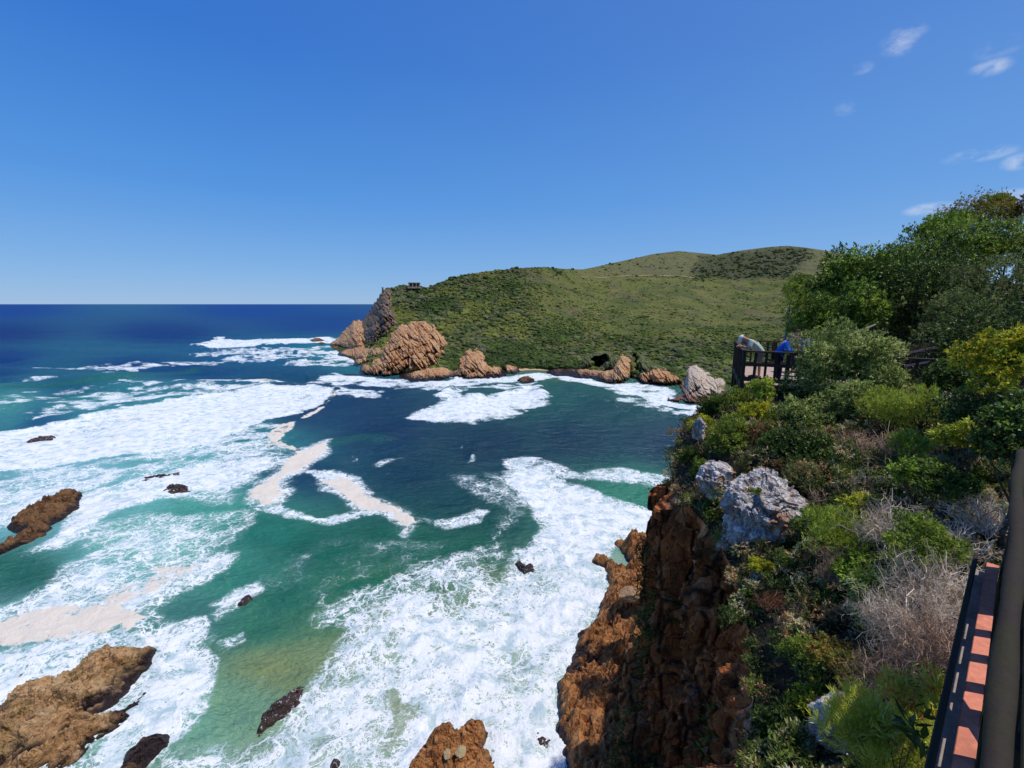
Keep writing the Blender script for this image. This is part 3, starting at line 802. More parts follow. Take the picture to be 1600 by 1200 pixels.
rock_plan([(635, 1215), (652, 1180), (662, 1168), (672, 1152), (688, 1136), (706, 1138), (716, 1146), (722, 1132), (742, 1126), (756, 1134), (764, 1150), (758, 1168), (770, 1186), (776, 1195), (770, 1250), (620, 1260)], 2.0, M['rock_rust'],
          "rust red rock carrying two pale flat stones, ringed by white foam", res=0.09, wob=0.3, rough=0.4, slope=0.7, seed=12, flat=0.2)
rock_plan([(400, 1140), (410, 1120), (430, 1098), (450, 1082), (470, 1070), (478, 1070), (480, 1084), (470, 1095), (478, 1098), (462, 1112), (440, 1122), (415, 1136), (404, 1146)], 0.9, M['rock_wet'],
          "elongated black wet rock with water running off it in the foam", res=0.09, wob=0.45, rough=0.55, slope=0.7, seed=14, strata=L0)
rock_plan([(15, 1070), (22, 1058), (40, 1052), (50, 1053), (44, 1064), (28, 1074), (18, 1076)], 0.8, M['rock_wet'],
          "small dark oval rock above the long tan slab", res=0.09, wob=0.3, rough=0.25, slope=0.6, seed=15)
rock_plan([(806, 880), (814, 877), (822, 884), (834, 882), (833, 892), (820, 896), (812, 888)], 0.9, M['rock_wet'],
          "small black forked rock in the wide white wash near the cliff ledge", res=0.10, wob=0.4, rough=0.4, slope=0.6, seed=16)
rock_plan([(834, 1156), (842, 1148), (858, 1152), (866, 1150), (860, 1168), (850, 1176), (838, 1166)], 0.5, M['rock_wet'],
          "half sunken purple black rock in foam, between rust red rock and shaded ledge", res=0.08, wob=0.45, rough=0.4, slope=0.5, seed=17)
rock_plan([(516, 1196), (522, 1186), (530, 1190), (530, 1206), (518, 1210)], 0.7, M['rock_wet'],
          "tiny dark rock point poking from foam beside the rust red rock", res=0.08, wob=0.2, rough=0.2, slope=0.4, seed=18)
rock_plan([(254, 768), (262, 760), (280, 757), (296, 761), (298, 768), (284, 772), (268, 774)], 0.8, M['rock_wet'],
          "low dark round rock washed by foam, largest of the wet ledges", res=0.16, wob=0.6, rough=0.5, slope=0.8, seed=19)
rock_plan([(210, 756), (222, 748), (240, 744), (258, 742), (280, 738), (282, 742), (262, 747), (240, 750), (222, 757)], 0.6, M['rock_wet'],
          "thin dark reef line barely breaking the foam", res=0.18, wob=0.6, rough=0.4, slope=0.8, seed=20)
rock_plan([(222, 774), (232, 768), (238, 768), (230, 775)], 0.4, M['rock_wet'], "sliver of dark rock below the thin reef line", res=0.14, wob=0.3, rough=0.3, slope=0.5, seed=23)
rock_plan([(36, 692), (55, 686), (84, 682), (80, 688), (58, 691), (42, 694)], 0.9, M['rock_wet'],
          "flat dark rock in the dense white breaker band", res=0.22, wob=0.6, rough=0.4, slope=0.9, seed=24)
rock_plan([(2, 702), (10, 697), (20, 696), (16, 701)], 0.7, M['rock_wet'], "small dark rock at the edge of the white breaker band", res=0.2, wob=0.4, rough=0.3, slope=0.8, seed=25)
rock_plan([(368, 944), (376, 934), (390, 928), (394, 936), (382, 944)], 0.25, M['rock_wet'], "dim dark rock just breaking clear green water", res=0.12, wob=0.5, rough=0.35, slope=0.6, seed=26)
rock_plan([(808, 595), (814, 591), (826, 590), (836, 593), (832, 597), (818, 598)], 1.6, M['rock_brown'], "lone brown rock in the green shallows off the little beach", res=0.3, wob=0.7, rough=0.5, slope=1.2, seed=27)
for k, (pl, lb) in enumerate([
    ([(484, 532), (490, 530), (500, 530), (506, 532), (498, 534), (488, 534)], "offshore dark islet beyond the tip of the headland"),
    ([(494, 537), (503, 535.5), (510, 537), (500, 539)], "small dark skerry in surf beside the headland tip"),
    ([(518, 545), (528, 543.5), (534, 545), (524, 547)], "small dark skerry in surf close under the headland ledge"),
    ([(543, 557.5), (556, 556), (562, 558.5), (552, 560)], "flat dark skerry between the ledge and banded outcrop"),
]):
    rock_plan(pl, 2.2, M['rock_brown'], lb, res=0.7, wob=1.6, rough=0.8, slope=2.2, seed=40 + k)

# the big rock ledge at the cliff foot
def ledge_extra(gx, gy, fade):
    return fade * (1.5 * ridged(gx / 9, gy / 9, 1.0, 3, 77) + 0.12 * np.maximum(gx - 9, 0))
led = [(958, 842), (985, 850), (1000, 862)]
left_edge = [(890, 1210), (872, 1110), (868, 1075), (895, 1030), (905, 985), (925, 975), (938, 940), (952, 918), (942, 890), (922, 884), (930, 876), (952, 882), (970, 892), (985, 884), (972, 862), (962, 850), (985, 852), (1015, 856)]
lw = sea_xy(*np.array(left_edge, float).T)
lw = np.concatenate([np.array([[4.6, 24.0], [5.0, 28.0]]), lw, np.array([[24, 72], [44, 70], [44, 30], [10, 20]])])
rock_plan(lw, 1.9, M['rock_rust'], None, name="shore_ledge", res=0.16, wob=0.6, rough=0.75, slope=1.3, seed=31, flat=0.3, world=True, extra=ledge_extra, kind="structure")
# ------------------------------------------------------------------ the far headland
CREST = np.array([(516, 537, 460), (530, 527, 455), (545, 512, 450), (553, 503, 445), (566, 501, 440), (574, 497, 425), (581, 483, 420), (590, 468, 415), (598, 455, 410), (604, 453, 410), (618, 449, 412), (632, 446, 415), (655, 447, 415), (668, 449, 418), (690, 440, 430), (720, 430, 450), (760, 424, 480), (810, 419, 500), (850, 417, 520), (880, 420, 560), (910, 421, 620), (940, 415, 680), (980, 406, 740), (1020, 397, 800), (1060, 392, 830), (1090, 395, 850), (1120, 398, 900), (1160, 391, 920), (1200, 386, 940), (1230, 384, 940), (1260, 387, 920), (1300, 393, 900), (1340, 401, 880), (1400, 420, 800), (1500, 440, 700), (1700, 450, 620), (2200, 455, 600)], float)
SHORE = np.array([(516, 540, 0), (530, 548, 0), (545, 556, 0), (560, 566, 0), (580, 576, 0), (600, 580, 0), (640, 583, 0), (700, 581, 0), (760, 578, 0), (830, 574, 0), (900, 577, 0), (960, 584, 0), (1020, 592, 0), (1080, 600, 0), (1160, 600, 0), (1400, 600, 0), (2200, 600, 0)], float)


def hill_tv(u, w):
    """depth and photo row of the hill face for column u, height fraction w"""
    vc = np.interp(u, CREST[:, 0], CREST[:, 1]); tc = np.interp(u, CREST[:, 0], CREST[:, 2])
    vs_ = np.interp(u, SHORE[:, 0], SHORE[:, 1])
    d = dirs(u, vs_); ts = -(H - 1.0) / d[..., 2]
    ts = np.minimum(ts, tc - 4)
    v = vs_ + (vc - vs_) * w
    pw = np.interp(u, [560, 640, 900, 1060, 1230], [1.0, 1.15, 1.45, 1.7, 1.8])
    t = ts + (tc - ts) * np.clip(w, 0, 1) ** pw
    return t, v


def hill_pos(u, w, rough=1.0):
    t, v = hill_tv(u, w)
    p = at(u, v, t)
    amp = sstep(0, 0.12, w) * sstep(1.0, 0.9, w)
    g = ridged(p[..., 0] / 60, p[..., 1] / 90, 0.0, 4, 5) * 9 + fbm(p[..., 0] / 14, p[..., 1] / 14, 0, 3, 9) * 3
    t = t + rough * amp * g * np.clip((u - 560) / 80, 0.25, 1)
    return at(u, v, t)


PATCH_DARK = [(1095, 400), (1120, 398), (1160, 391), (1230, 384), (1262, 388), (1270, 400), (1240, 425), (1240, 440), (1080, 436), (1085, 418)]


def hill_tone(u, v, p):
    """vegetation colours: greener scrub at the left, open tawny grass to the right, dark thicket patch on the far rise"""
    n = fbm(p[..., 0] / 40, p[..., 1] / 40, 0, 4, 71); n2 = fbm(p[..., 0] / 12, p[..., 1] / 12, 0, 4, 72)
    left = np.clip(sstep(940, 700, u + 90 * n) + sstep(500, 570, v + 25 * n) * 0.8, 0, 1)
    far = sstep(440, 425, v + 4 * n) * sstep(880, 940, u)
    c_open = np.array([0.150, 0.165, 0.040]); c_grass = np.array([0.190, 0.178, 0.055]); c_bush = np.array([0.052, 0.066, 0.024]); c_far = np.array([0.165, 0.158, 0.072])
    c = c_open + (c_grass - c_open) * sstep(-0.15, 0.25, n2 + 0.6 * n)[..., None]
    n3 = fbm(p[..., 0] / 24, p[..., 1] / 34, 6.0, 4, 73)
    c = c + (np.array([0.075, 0.105, 0.030]) - c) * (0.8 * sstep(0.0, 0.3, n3))[..., None]
    c = c + (c_bush - c) * (left * (0.55 + 0.45 * sstep(-0.3, 0.3, n2)))[..., None]
    c = c + (c_far - c) * far[..., None]
    dk = sstep(6, -8, sdpoly(u + 14 * n2, v + 5 * n, PATCH_DARK))
    c = c + (np.array([0.030, 0.038, 0.022]) - c) * (0.85 * dk)[..., None]
    return c, left, dk


CAVES = [(932, 565, 9, 9), (944, 562, 8, 9), (938, 571, 9, 8), (992, 560, 6, 9), (994, 573, 5, 10)]


def in_cave(u, v, k=0.8):
    r = np.zeros(u.shape, bool)
    for cu, cv, ru, rv in CAVES: r |= ((u - cu) / ru) ** 2 + ((v - cv) / rv) ** 2 < k
    return r


def build_hill():
    us = np.concatenate([np.arange(516, 700, 1.5), np.arange(700, 1330, 2.2), np.arange(1330, 2200, 14)])
    ws = np.concatenate([np.linspace(0, 1, 190)])
    U, W = np.meshgrid(us, ws)
    P = hill_pos(U, W)
    # uneven skyline of scrub-sized bumps, then the ground falls away behind
    top = P[-1].copy()
    back = []
    for k, (f, dz) in enumerate([(1.03, -2), (1.1, -8), (1.3, -25), (1.7, -60)]):
        q = top.copy(); q[:, :2] *= f; q[:, 2] = np.maximum(top[:, 2] + dz, -3); back.append(q)
    skirt = P[0].copy(); skirt[:, :2] *= 0.985; skirt[:, 2] = -3
    V = np.concatenate([skirt[None], P, np.array(back)], 0)
    t, v = hill_tv(U, W)
    c, _, _ = hill_tone(U, v, P)
    C = np.concatenate([c[:1], c, np.repeat(c[-1:], 4, 0)], 0)
    uf = np.broadcast_to(us[None], V.shape[:2]).ravel(); vf = np.concatenate([v[:1], v, np.repeat(v[-1:], 4, 0)], 0).ravel()
    f = grid_faces(V.shape[0], V.shape[1])[:, ::-1]
    f = f[~in_cave(uf[f].mean(1), vf[f].mean(1))]
    o = mesh_np("hill", V.reshape(-1, 3), f, M['hill'], {"Col": C.reshape(-1, 3)})
    tag(o, kind="structure")


build_hill()


def ico(sub):
    bm = bmesh.new(); bmesh.ops.create_icosphere(bm, subdivisions=sub, radius=1)
    v = np.array([x.co[:] for x in bm.verts]); f = np.array([[q.index for q in x.verts] for x in bm.faces])
    bm.free(); return v, f


def build_scrub():
    rng = np.random.default_rng(4)
    iv, jf = ico(2)
    n = 19000
    u = rng.uniform(575, 1345, n * 3); w = rng.uniform(0.0, 1.0, n * 3) ** 0.9
    # thicker in the gullies and on the lower left face
    t, v = hill_tv(u, w); p = hill_pos(u, w)
    c, left, dk = hill_tone(u, v, p)
    cl = fbm(p[:, 0] / 22, p[:, 1] / 22, 3.0, 3, 81)
    pr = np.clip(0.30 + 0.5 * left + 0.5 * dk + 0.8 * cl, 0.10, 1)
    pr *= np.clip((t / 420.0) ** -1.0, 0.4, 1.4)
    k = rng.uniform(0, 1, n * 3) < pr * 0.75
    k &= ~((u < 600) & (v < 500)) & ~in_cave(u, v, 1.3)
    u, w, t, v, p, left, dk = u[k][:n], w[k][:n], t[k][:n], v[k][:n], p[k][:n], left[k][:n], dk[k][:n]
    n = len(u)
    s = rng.uniform(0.5, 1.0, n) * rng.choice([1.0, 1.5, 2.2], n, p=[.6, .3, .1]) * (0.8 + 0.5 * left + 0.5 * dk) * (1 + (t > 600) * 0.25)
    pal = lin([(50, 68, 30), (66, 88, 36), (84, 104, 44), (56, 74, 34), (94, 94, 70), (104, 100, 78), (50, 64, 34), (110, 114, 52)]) * 1.0
    patch = fbm(p[:, 0] / 30, p[:, 1] / 30, 9.0, 3, 83)
    idx = np.clip(((patch * 1.6 + 0.5) * 8 + rng.normal(0, 1.7, n)).astype(int), 0, 7)
    idx = np.where((dk > 0.5), rng.integers(0, 2, n) * 6, idx)
    lightr = (left < 0.35) & (dk < 0.5) & (rng.random(n) < 0.7)
    idx = np.where(lightr, rng.choice([1, 2, 2, 7], n), idx)
    lc, _, _ = hill_tone(u, v, p)
    col = (0.55 * pal[idx] * 1.2 + 0.45 * lc * 0.9) * rng.uniform(0.75, 1.2, n)[:, None]
    jit = 1 + 0.30 * (rng.random((6, len(iv))) * 2 - 1)
    kind = rng.integers(0, 6, n); rot = rng.uniform(0, 6.28, n)
    base = iv[None] * jit[kind][..., None]
    cr, sr = np.cos(rot)[:, None], np.sin(rot)[:, None]
    X = base[..., 0] * cr - base[..., 1] * sr; Y = base[..., 0] * sr + base[..., 1] * cr
    el = rng.uniform(0.8, 1.5, (n, 1))
    V = np.stack([p[:, 0:1] + X * s[:, None] * el, p[:, 1:2] + Y * s[:, None], p[:, 2:3] + s[:, None] * 0.25 + base[..., 2] * s[:, None] * 0.75], -1).reshape(-1, 3)
    Fc = (jf[None] + (np.arange(n) * len(iv))[:, None, None]).reshape(-1, 3)
    C = (col[:, None] * (0.85 + 0.3 * rng.random((n, len(iv), 1)))).reshape(-1, 3)
    o = mesh_np("hill_scrub", V, Fc, M['scrub'], {"Col": C}, smooth=False)
    tag(o, "mottled fynbos scrub covering the far headland", "scrub", kind="stuff")


build_scrub()


# ------------------------------------------------------------------ outcrops of the far shore
def outcrop(px, tb, tt, bulge, mat, label, name="rock_outcrop", step=0.8, seed=1, rough=1.0, thick=14, pits=(), lean=(0, 0), cat="rock", group=None):
    """rock standing out of the slope: its face lies between depth tb (foot) and tt (top), it swells towards
    the viewer's side by `bulge` metres and is closed behind by walls `thick` metres deep"""
    px = np.asarray(px, float)
    u0, v0 = px.min(0) - 2; u1, v1 = px.max(0) + 2
    nu = int((u1 - u0) / step) + 2; nv = int((v1 - v0) / step) + 2
    U, Vv = np.meshgrid(np.linspace(u0, u1, nu), np.linspace(v0, v1, nv))
    tm = (tb + tt) / 2
    mpp = tm / FPX
    X, Y = U * mpp, Vv * mpp
    sd = sdpoly(U, Vv, px) * mpp + 0.7 * min(rough, 1) * (fbm(X / 4, Y / 4, seed, 4, seed) + 0.5 * fbm(X / 1.3, Y / 1.3, seed, 3, seed + 3)) + 0.6 * min(rough, 1) * blocks(X / 3.2, Y / 2.4, 0, seed + 90, 1.2, 0)
    ins = np.maximum(-sd, 0)
    ins0 = sdpoly(U, Vv, px) < 0
    big_ = np.where(ins0, Vv, -1e9).max(0); sml_ = np.where(ins0, Vv, 1e9).min(0)
    ok = big_ > 0
    cols = np.arange(nu)
    vb_ = np.interp(cols, cols[ok], big_[ok]); vt_ = np.interp(cols, cols[ok], sml_[ok])
    vsh = np.interp(U[0], SHORE[:, 0], SHORE[:, 1]); vcr = np.interp(U[0], CREST[:, 0], CREST[:, 1])
    wh = np.clip((vsh - Vv) / (vsh - vcr), 0, 1)
    th, _ = hill_tv(U, wh)
    foot = np.where(vb_ > vsh - 1.5, -(H - 0.2) / dirs(U[0], np.maximum(vb_, 500))[..., 2], hill_tv(U[0], np.clip((vsh - vb_) / (vsh - vcr), 0, 1))[0])
    sfrac = np.clip((vb_ - Vv) / np.maximum(vb_ - vt_, 2), 0, 1)
    t = foot + (np.maximum(th, foot) - foot) * sfrac ** 0.9
    e = 1 - np.exp(-ins / 0.9)
    bl = min(bulge, 4.4)
    t = t - bl * (0.35 + 0.65 * np.sin(np.pi * np.clip(sfrac * 0.8 + 0.1, 0, 1))) * e
    # tilted strata: thin leaning ribs, ledges between beds, and joint blocks
    a = 0.62
    wx = 1.6 * fbm(X / 7, Y / 7, seed, 3, seed + 40)
    al = X * math.cos(a) - Y * math.sin(a) + wx; ac = X * math.sin(a) + Y * math.cos(a) + wx
    t = t - rough * e * (1.5 * ridged(al / 1.5, ac / 12, seed, 4, seed + 5, 0.65) + 2.0 * ridged(al / 4.5, ac / 20, seed, 3, seed + 15) + 2.2 * fbm(X / 9, Y / 7, seed, 3, seed + 6))
    t = t - rough * e * (1.7 * blocks(al / 2.6, ac / 8.5, 0, seed + 32, 1.5, 1.2, 0.18) + 0.8 * blocks(al / 1.1, ac / 3.2, 0, seed + 42, 1.4, 1.0, 0.2))
    bed = np.round(ac / 6.5 + 0.5 * fbm(X / 9, Y / 9, 3, 2, seed + 51)); fr = ac / 6.5 + 0.5 * fbm(X / 9, Y / 9, 3, 2, seed + 51) - bed
    t = t + rough * e * 1.8 * np.exp(-(fr / 0.12) ** 2)
    for (cu, cv, ru, rv, dep) in pits:
        q = ((U - cu) / ru) ** 2 + ((Vv - cv) / rv) ** 2 + 0.25 * fbm(X / 1.5, Y / 1.5, 4, 3, seed + 17)
        t = t + dep * sstep(1.15, 0.75, q)
    ub, vb = U, Vv
    P = at(ub, vb, t)
    inside = sd < 0
    f = grid_faces(nv, nu)
    keep = inside.ravel()[f].sum(1) >= 3
    f = f[keep]
    used = np.unique(f); mp = -np.ones(P.shape[0] * P.shape[1], int); mp[used] = np.arange(len(used))
    f = mp[f]; V = P.reshape(-1, 3)[used]
    # close behind
    ed = np.concatenate([f[:, [0, 1]], f[:, [1, 2]], f[:, [2, 3]], f[:, [3, 0]]])
    key = np.sort(ed, 1); _, inv, cnt = np.unique(key, axis=0, return_inverse=True, return_counts=True)
    bd = ed[cnt[inv.ravel()] == 1]
    bv = np.unique(bd); m2 = -np.ones(len(V), int); m2[bv] = np.arange(len(bv)) + len(V)
    hor = V[bv, :2] / np.linalg.norm(V[bv, :2], axis=1)[:, None]
    Bk = V[bv].copy(); Bk[:, :2] += hor * thick; Bk[:, 2] -= 1.0
    side = np.stack([bd[:, 1], bd[:, 0], m2[bd[:, 0]], m2[bd[:, 1]]], -1)
    V = np.concatenate([V, Bk])
    o = mesh_np(name, V, [f, side], mat, smooth=False)
    return tag(o, label, cat, group)


def tsea(u, v): return float(-H / dirs(u, v)[2])


outcrop([(513, 538), (528, 528), (536, 518), (545, 510), (552, 501), (561, 500), (567, 502), (578, 508), (580, 520), (574, 534), (562, 546), (548, 545), (530, 540)], tsea(530, 541), 425, 7, M['far_rock'],
        "tan rocky point at the seaward tip of the headland", seed=2)
outcrop([(560, 512), (568, 498), (576, 488), (586, 472), (594, 458), (600, 452), (608, 451), (613, 456), (607, 466), (614, 474), (611, 484), (621, 490), (616, 500), (624, 508), (612, 514), (606, 524), (594, 526), (588, 538), (576, 540), (566, 534), (558, 524)], 372, 404, 8, M['far_shade_dark'],
        "dark shaded cliff dropping below the hut on the headland", seed=4, rough=1.4)
outcrop([(514, 552), (530, 549), (545, 545), (560, 538), (575, 537), (600, 540), (602, 552), (590, 558), (570, 562), (552, 561), (536, 557)], tsea(545, 560), 350, 3, M['far_rock'],
        "low tan shelf between the rocky tip and the biggest banded crag", seed=6, rough=0.7)
outcrop([(526, 584), (540, 580), (548, 576), (560, 574), (566, 568), (580, 568), (582, 560), (594, 556), (598, 545), (602, 534), (610, 527), (608, 519), (618, 514), (624, 507), (636, 506), (642, 501), (654, 503), (662, 500), (672, 506), (679, 505), (683, 516), (692, 524), (697, 532), (701, 538), (692, 547), (697, 553), (684, 560), (687, 570), (676, 574), (670, 580), (650, 580), (625, 585), (600, 588), (570, 586), (548, 586)], tsea(600, 588), 300, 7, M['far_rock'],
        "biggest banded tan crag, grey crested, rising straight from the surf", seed=9, rough=1.6)
outcrop([(544, 570), (556, 562), (566, 556), (580, 552), (592, 546), (596, 552), (584, 560), (574, 566), (558, 572)], tsea(560, 572), 330, 3, M['far_rock'],
        "tan spur stepping down between the dark cliff and the biggest crag", seed=44, rough=0.9)
outcrop([(606, 592), (625, 584), (645, 579), (668, 572), (690, 570), (705, 578), (720, 580), (714, 588), (690, 592), (660, 596), (630, 596)], tsea(650, 596), 262, 3.5, M['far_rock'],
        "low tan shelf lying in front of the biggest banded crag", seed=10, rough=0.7)
outcrop([(694, 585), (710, 578), (722, 576), (724, 588), (708, 590)], tsea(705, 590), 258, 2, M['far_rock'], "small tan ramp of rock joining shelf and stepped outcrop", seed=11, rough=0.5)
outcrop([(713, 589), (714, 576), (719, 570), (718, 560), (727, 556), (729, 547), (738, 547), (745, 543), (754, 549), (760, 557), (757, 566), (768, 572), (780, 571), (786, 578), (791, 580), (792, 586), (772, 591), (745, 592), (728, 592)], tsea(745, 592), 262, 6, M['far_rock'],
        "stepped outcrop with a tan foot and a green shoulder", seed=12, rough=1.2)
outcrop([(784, 570), (792, 566), (806, 572), (815, 579), (806, 584), (792, 584)], tsea(800, 584), 262, 3, M['far_rock'], "small brown outcrop between the stepped outcrop and the beach", seed=14, rough=0.7)
outcrop([(852, 580), (866, 575), (890, 576), (915, 575), (940, 577), (952, 582), (945, 592), (920, 592), (890, 588), (868, 587)], tsea(900, 592), 262, 3, M['far_rock'],
        "long low tan shelf under the green slope, right of the beach", seed=16, rough=0.8)
outcrop([(932, 594), (934, 580), (946, 577), (957, 575), (963, 562), (971, 551), (982, 552), (987, 562), (986, 580), (984, 592), (968, 598), (945, 597)], tsea(955, 597), 266, 9, M['far_rock'],
        "tan pillar rock between a dark sea cave mouth and an archway", seed=18, rough=0.9, thick=14)
outcrop([(902, 579), (906, 562), (914, 551), (932, 545), (952, 546), (966, 550), (968, 562), (962, 578), (940, 580), (920, 581)], 262, 272, 7, M['far_green'],
        "scrub covered bluff hollowed by a dark sea cave", seed=19, rough=0.9, pits=[(932, 565, 9, 9, 18), (944, 562, 8, 9, 18), (938, 571, 9, 8, 18)], thick=40, cat="bluff")
outcrop([(984, 590), (984, 566), (987, 551), (1000, 550), (1012, 562), (1024, 566), (1040, 576), (1030, 584), (1010, 588)], 258, 268, 7, M['far_green'],
        "scrub covered rock with a dark narrow archway beside the tan pillar", seed=20, rough=0.9, pits=[(992, 560, 6, 9, 16), (994, 573, 5, 10, 16)], thick=40)
outcrop([(994, 594), (1002, 578), (1012, 572), (1026, 571), (1040, 578), (1050, 584), (1062, 590), (1068, 596), (1056, 602), (1030, 602), (1005, 599)], tsea(1020, 602), 256, 7, M['far_rock'],
        "jumbled tan rocks below the narrow archway", seed=34, rough=1.2, thick=16)
outcrop([(941, 597), (952, 592), (968, 590), (980, 593), (976, 598), (958, 600)], tsea(960, 600), 244, 2, M['rock_orange'], "flat orange rock at the waterline below the pillar", seed=22, rough=0.5)
outcrop([(1044, 624), (1052, 614), (1056, 603), (1070, 592), (1076, 574), (1088, 569), (1100, 578), (1112, 586), (1130, 590), (1140, 610), (1130, 634), (1104, 630), (1072, 627)], tsea(1085, 629), 218, 9, M['far_pale'],
        "pale grey boulder headland with rusty base beyond the viewing deck", seed=24, rough=1.0)


# green caps and cliff greenery belong to the scrub; beach, track and hut
def strip(name, pts, mat, wid, kind="structure", lift=0.35):
    P = np.array(pts, float); n = len(P)
    T = np.gradient(P, axis=0); N = np.stack([-T[:, 1], T[:, 0], 0 * T[:, 0]], -1); N /= np.linalg.norm(N, axis=1)[:, None]
    Lf = P + N * wid / 2; Rt = P - N * wid / 2; Lf[:, 2] += lift; Rt[:, 2] += lift
    V = np.stack([Lf, Rt], 1).reshape(-1, 3); k = np.arange(n - 1) * 2
    o = mesh_np(name, V, np.stack([k, k + 1, k + 3, k + 2], -1), mat); return tag(o, kind=kind)


bx = sea_xy(np.array([805, 815, 830, 848, 862, 866, 850, 830, 812.0]), np.array([577, 573, 570, 571, 573, 578, 580, 581, 581.0]))
bm_ = np.concatenate([np.concatenate([bx, np.where(np.arange(9) < 5, 1.6, -0.3)[:, None]], 1)])
o = mesh_np("beach", np.concatenate([bm_, [[bm_[:, 0].mean(), bm_[:, 1].mean(), 0.7]]]), np.array([[i, (i + 1) % 9, 9] for i in range(9)])[:, ::-1], M['sand'])
tag(o, kind="structure")

def track(u, w, dw):
    a = hill_pos(u, w + dw); b = hill_pos(u, w - dw)
    for q in (a, b):
        q[:, :2] *= 0.999; q[:, 2] += 0.25
    V = np.stack([a, b], 1).reshape(-1, 3); k = np.arange(len(u) - 1) * 2
    tag(mesh_np("path", V, np.stack([k, k + 1, k + 3, k + 2], -1), M['dirt']), kind="structure")


uu = np.linspace(905, 1090, 160)
track(uu, np.interp(uu, [905, 940, 1000, 1090], [0.93, 0.89, 0.84, 0.80]) + 0.005 * np.sin(uu / 17), 0.0035 + 0.002 * np.sin(uu / 5.3))
uu = np.linspace(600, 640, 60)
track(uu, np.linspace(0.93, 0.985, 60), 0.016)


def build_hut():
    base = at(648, 448, 408)
    e = empty("lookout_hut", base, "small flat roofed stone hut on top of the far headland", "hut")
    b = Vector(base)
    d = Vector((base[0], base[1], 0)).normalized(); r = Vector((d.y, -d.x, 0))
    def P(x, y, z): return b + r * x + d * y + Vector((0, 0, z))
    m = MB(); m.beam(P(-5.0, 2.5, 1.2), P(4.4, 2.5, 1.2), 4.6, 4.0, chamfer=0.02); m.build("wall", M['stone_wall'], e)
    m = MB(); m.beam(P(-5.8, 1.5, 3.45), P(5.2, 1.5, 3.45), 7.2, 0.4, chamfer=0.1); m.build("roof", M['hut_roof'], e)
    for x in (-5.4, -2.0, 1.4, 4.8):
        m = MB(); m.beam(P(x, -2.1, -0.8), P(x, -2.1, 3.25), 0.45, 0.45); m.build("post", M['stone_wall'], e)
    for x in (-3.2, 0.0, 2.8):
        m = MB(); m.beam(P(x - 0.8, 0.14, 1.6), P(x + 0.8, 0.14, 1.6), 0.16, 1.7, chamfer=0.02); m.build("window", M['hut_dark'], e)
    m = MB(); m.beam(P(-6.4, -1.5, -1.0), P(5.6, -1.5, -1.0), 4.6, 1.2, chamfer=0.05); m.build("terrace", M['stone_wall'], e)
    base = at(598, 454, 408); b = Vector(base)
    e = empty("lookout_marker", base, "small dark pillar standing on the cliff edge of the far headland", "pillar")
    m = MB(); m.tube([b + Vector((0, 0, -1)), b + Vector((0, 0, 2.6))], [0.9, 0.75], 8); m.build("column", M['hut_roof'], e)
    m = MB(); m.tube([b + Vector((0, 0, 2.6)), b + Vector((0, 0, 3.0))], [1.05, 1.0], 8); m.build("cap", M['stone_wall'], e)


build_hut()
# ------------------------------------------------------------------ the near cliff and the slope behind it
EDGE = np.array([(-14, -14, -3.4), (-7, -7, -3.8), (-3.2, -3.2, -4.2), (-0.6, 0.4, -4.6), (1.3, 2.6, -4.7), (2.5, 3.9, -4.5), (3.3, 5.4, -4.7), (4.0, 7.0, -5.0), (4.35, 8.6, -4.9), (4.3, 10.0, -4.8), (4.35, 11.4, -5.0), (4.85, 12.9, -5.0),
                 (5.35, 14.2, -4.6), (6.1, 15.7, -4.5), (7.4, 17.2, -4.4), (9.4, 19.6, -4.4), (12.5, 21.3, -4.2), (17, 22.6, -3.6), (20.6, 24.6, -3), (22.4, 28.2, -3), (23.6, 32.5, -3), (26.2, 37.5, -3), (30.5, 42.5, -3), (40, 50, -3), (70, 66, -4)], float)


def resample(P, step):
    # smooth (Chaikin) then equal steps
    for _ in range(3):
        a = P[:-1] * 0.75 + P[1:] * 0.25; b = P[:-1] * 0.25 + P[1:] * 0.75
        P = np.concatenate([P[:1], np.stack([a, b], 1).reshape(-1, P.shape[1]), P[-1:]])
    s = np.concatenate([[0], np.cumsum(np.linalg.norm(np.diff(P[:, :2], axis=0), axis=1))])
    q = np.arange(0, s[-1], step) if np.isscalar(step) else step
    return np.stack([np.interp(q, s, P[:, k]) for k in range(P.shape[1])], -1), s[-1]


EDGE_S, _L = resample(EDGE, 0.25)


DECK_POLY = np.array([(7.5, 14.4), (9.2, 18.4), (13.4, 17.6), (12.2, 11.7)])


def land_z(x, y):
    """height of the slope (relative to the eye); d = metres inland from the cliff edge"""
    x = np.asarray(x, float); y = np.asarray(y, float)
    sh = x.shape
    q = np.stack([x.ravel(), y.ravel()], -1)
    d = np.empty(len(q)); ze = np.empty(len(q))
    for i in range(0, len(q), 4000):
        dd = ((q[i:i + 4000, None] - EDGE_S[None, :, :2]) ** 2).sum(-1)
        wgt = 1 / (dd + 0.05) ** 2
        ze[i:i + 4000] = (wgt * EDGE_S[None, :, 2]).sum(1) / wgt.sum(1)
        d[i:i + 4000] = np.sqrt(dd.min(1))
    z = ze + np.where(d < 1.5, 0.9 * d, 1.35 + 0.27 * (d - 1.5))
    z = z + 0.25 * np.minimum(d, 1) * fbm(q[:, 0] / 1.6, q[:, 1] / 1.6, 0, 4, 91)
    z = np.where(sdpoly(q[:, 0], q[:, 1], DECK_POLY) < 0.35, np.minimum(z, -2.80), z)
    dn = q[:, 0] * 0.659 - q[:, 1] * 0.752
    z = np.where((dn > -0.25) & (q[:, 1] < 6.5), np.minimum(z, -2.15), z)
    return z.reshape(sh), d.reshape(sh)


def lz(x, y):
    z, d = land_z(np.array([x]), np.array([y])); return float(z[0])


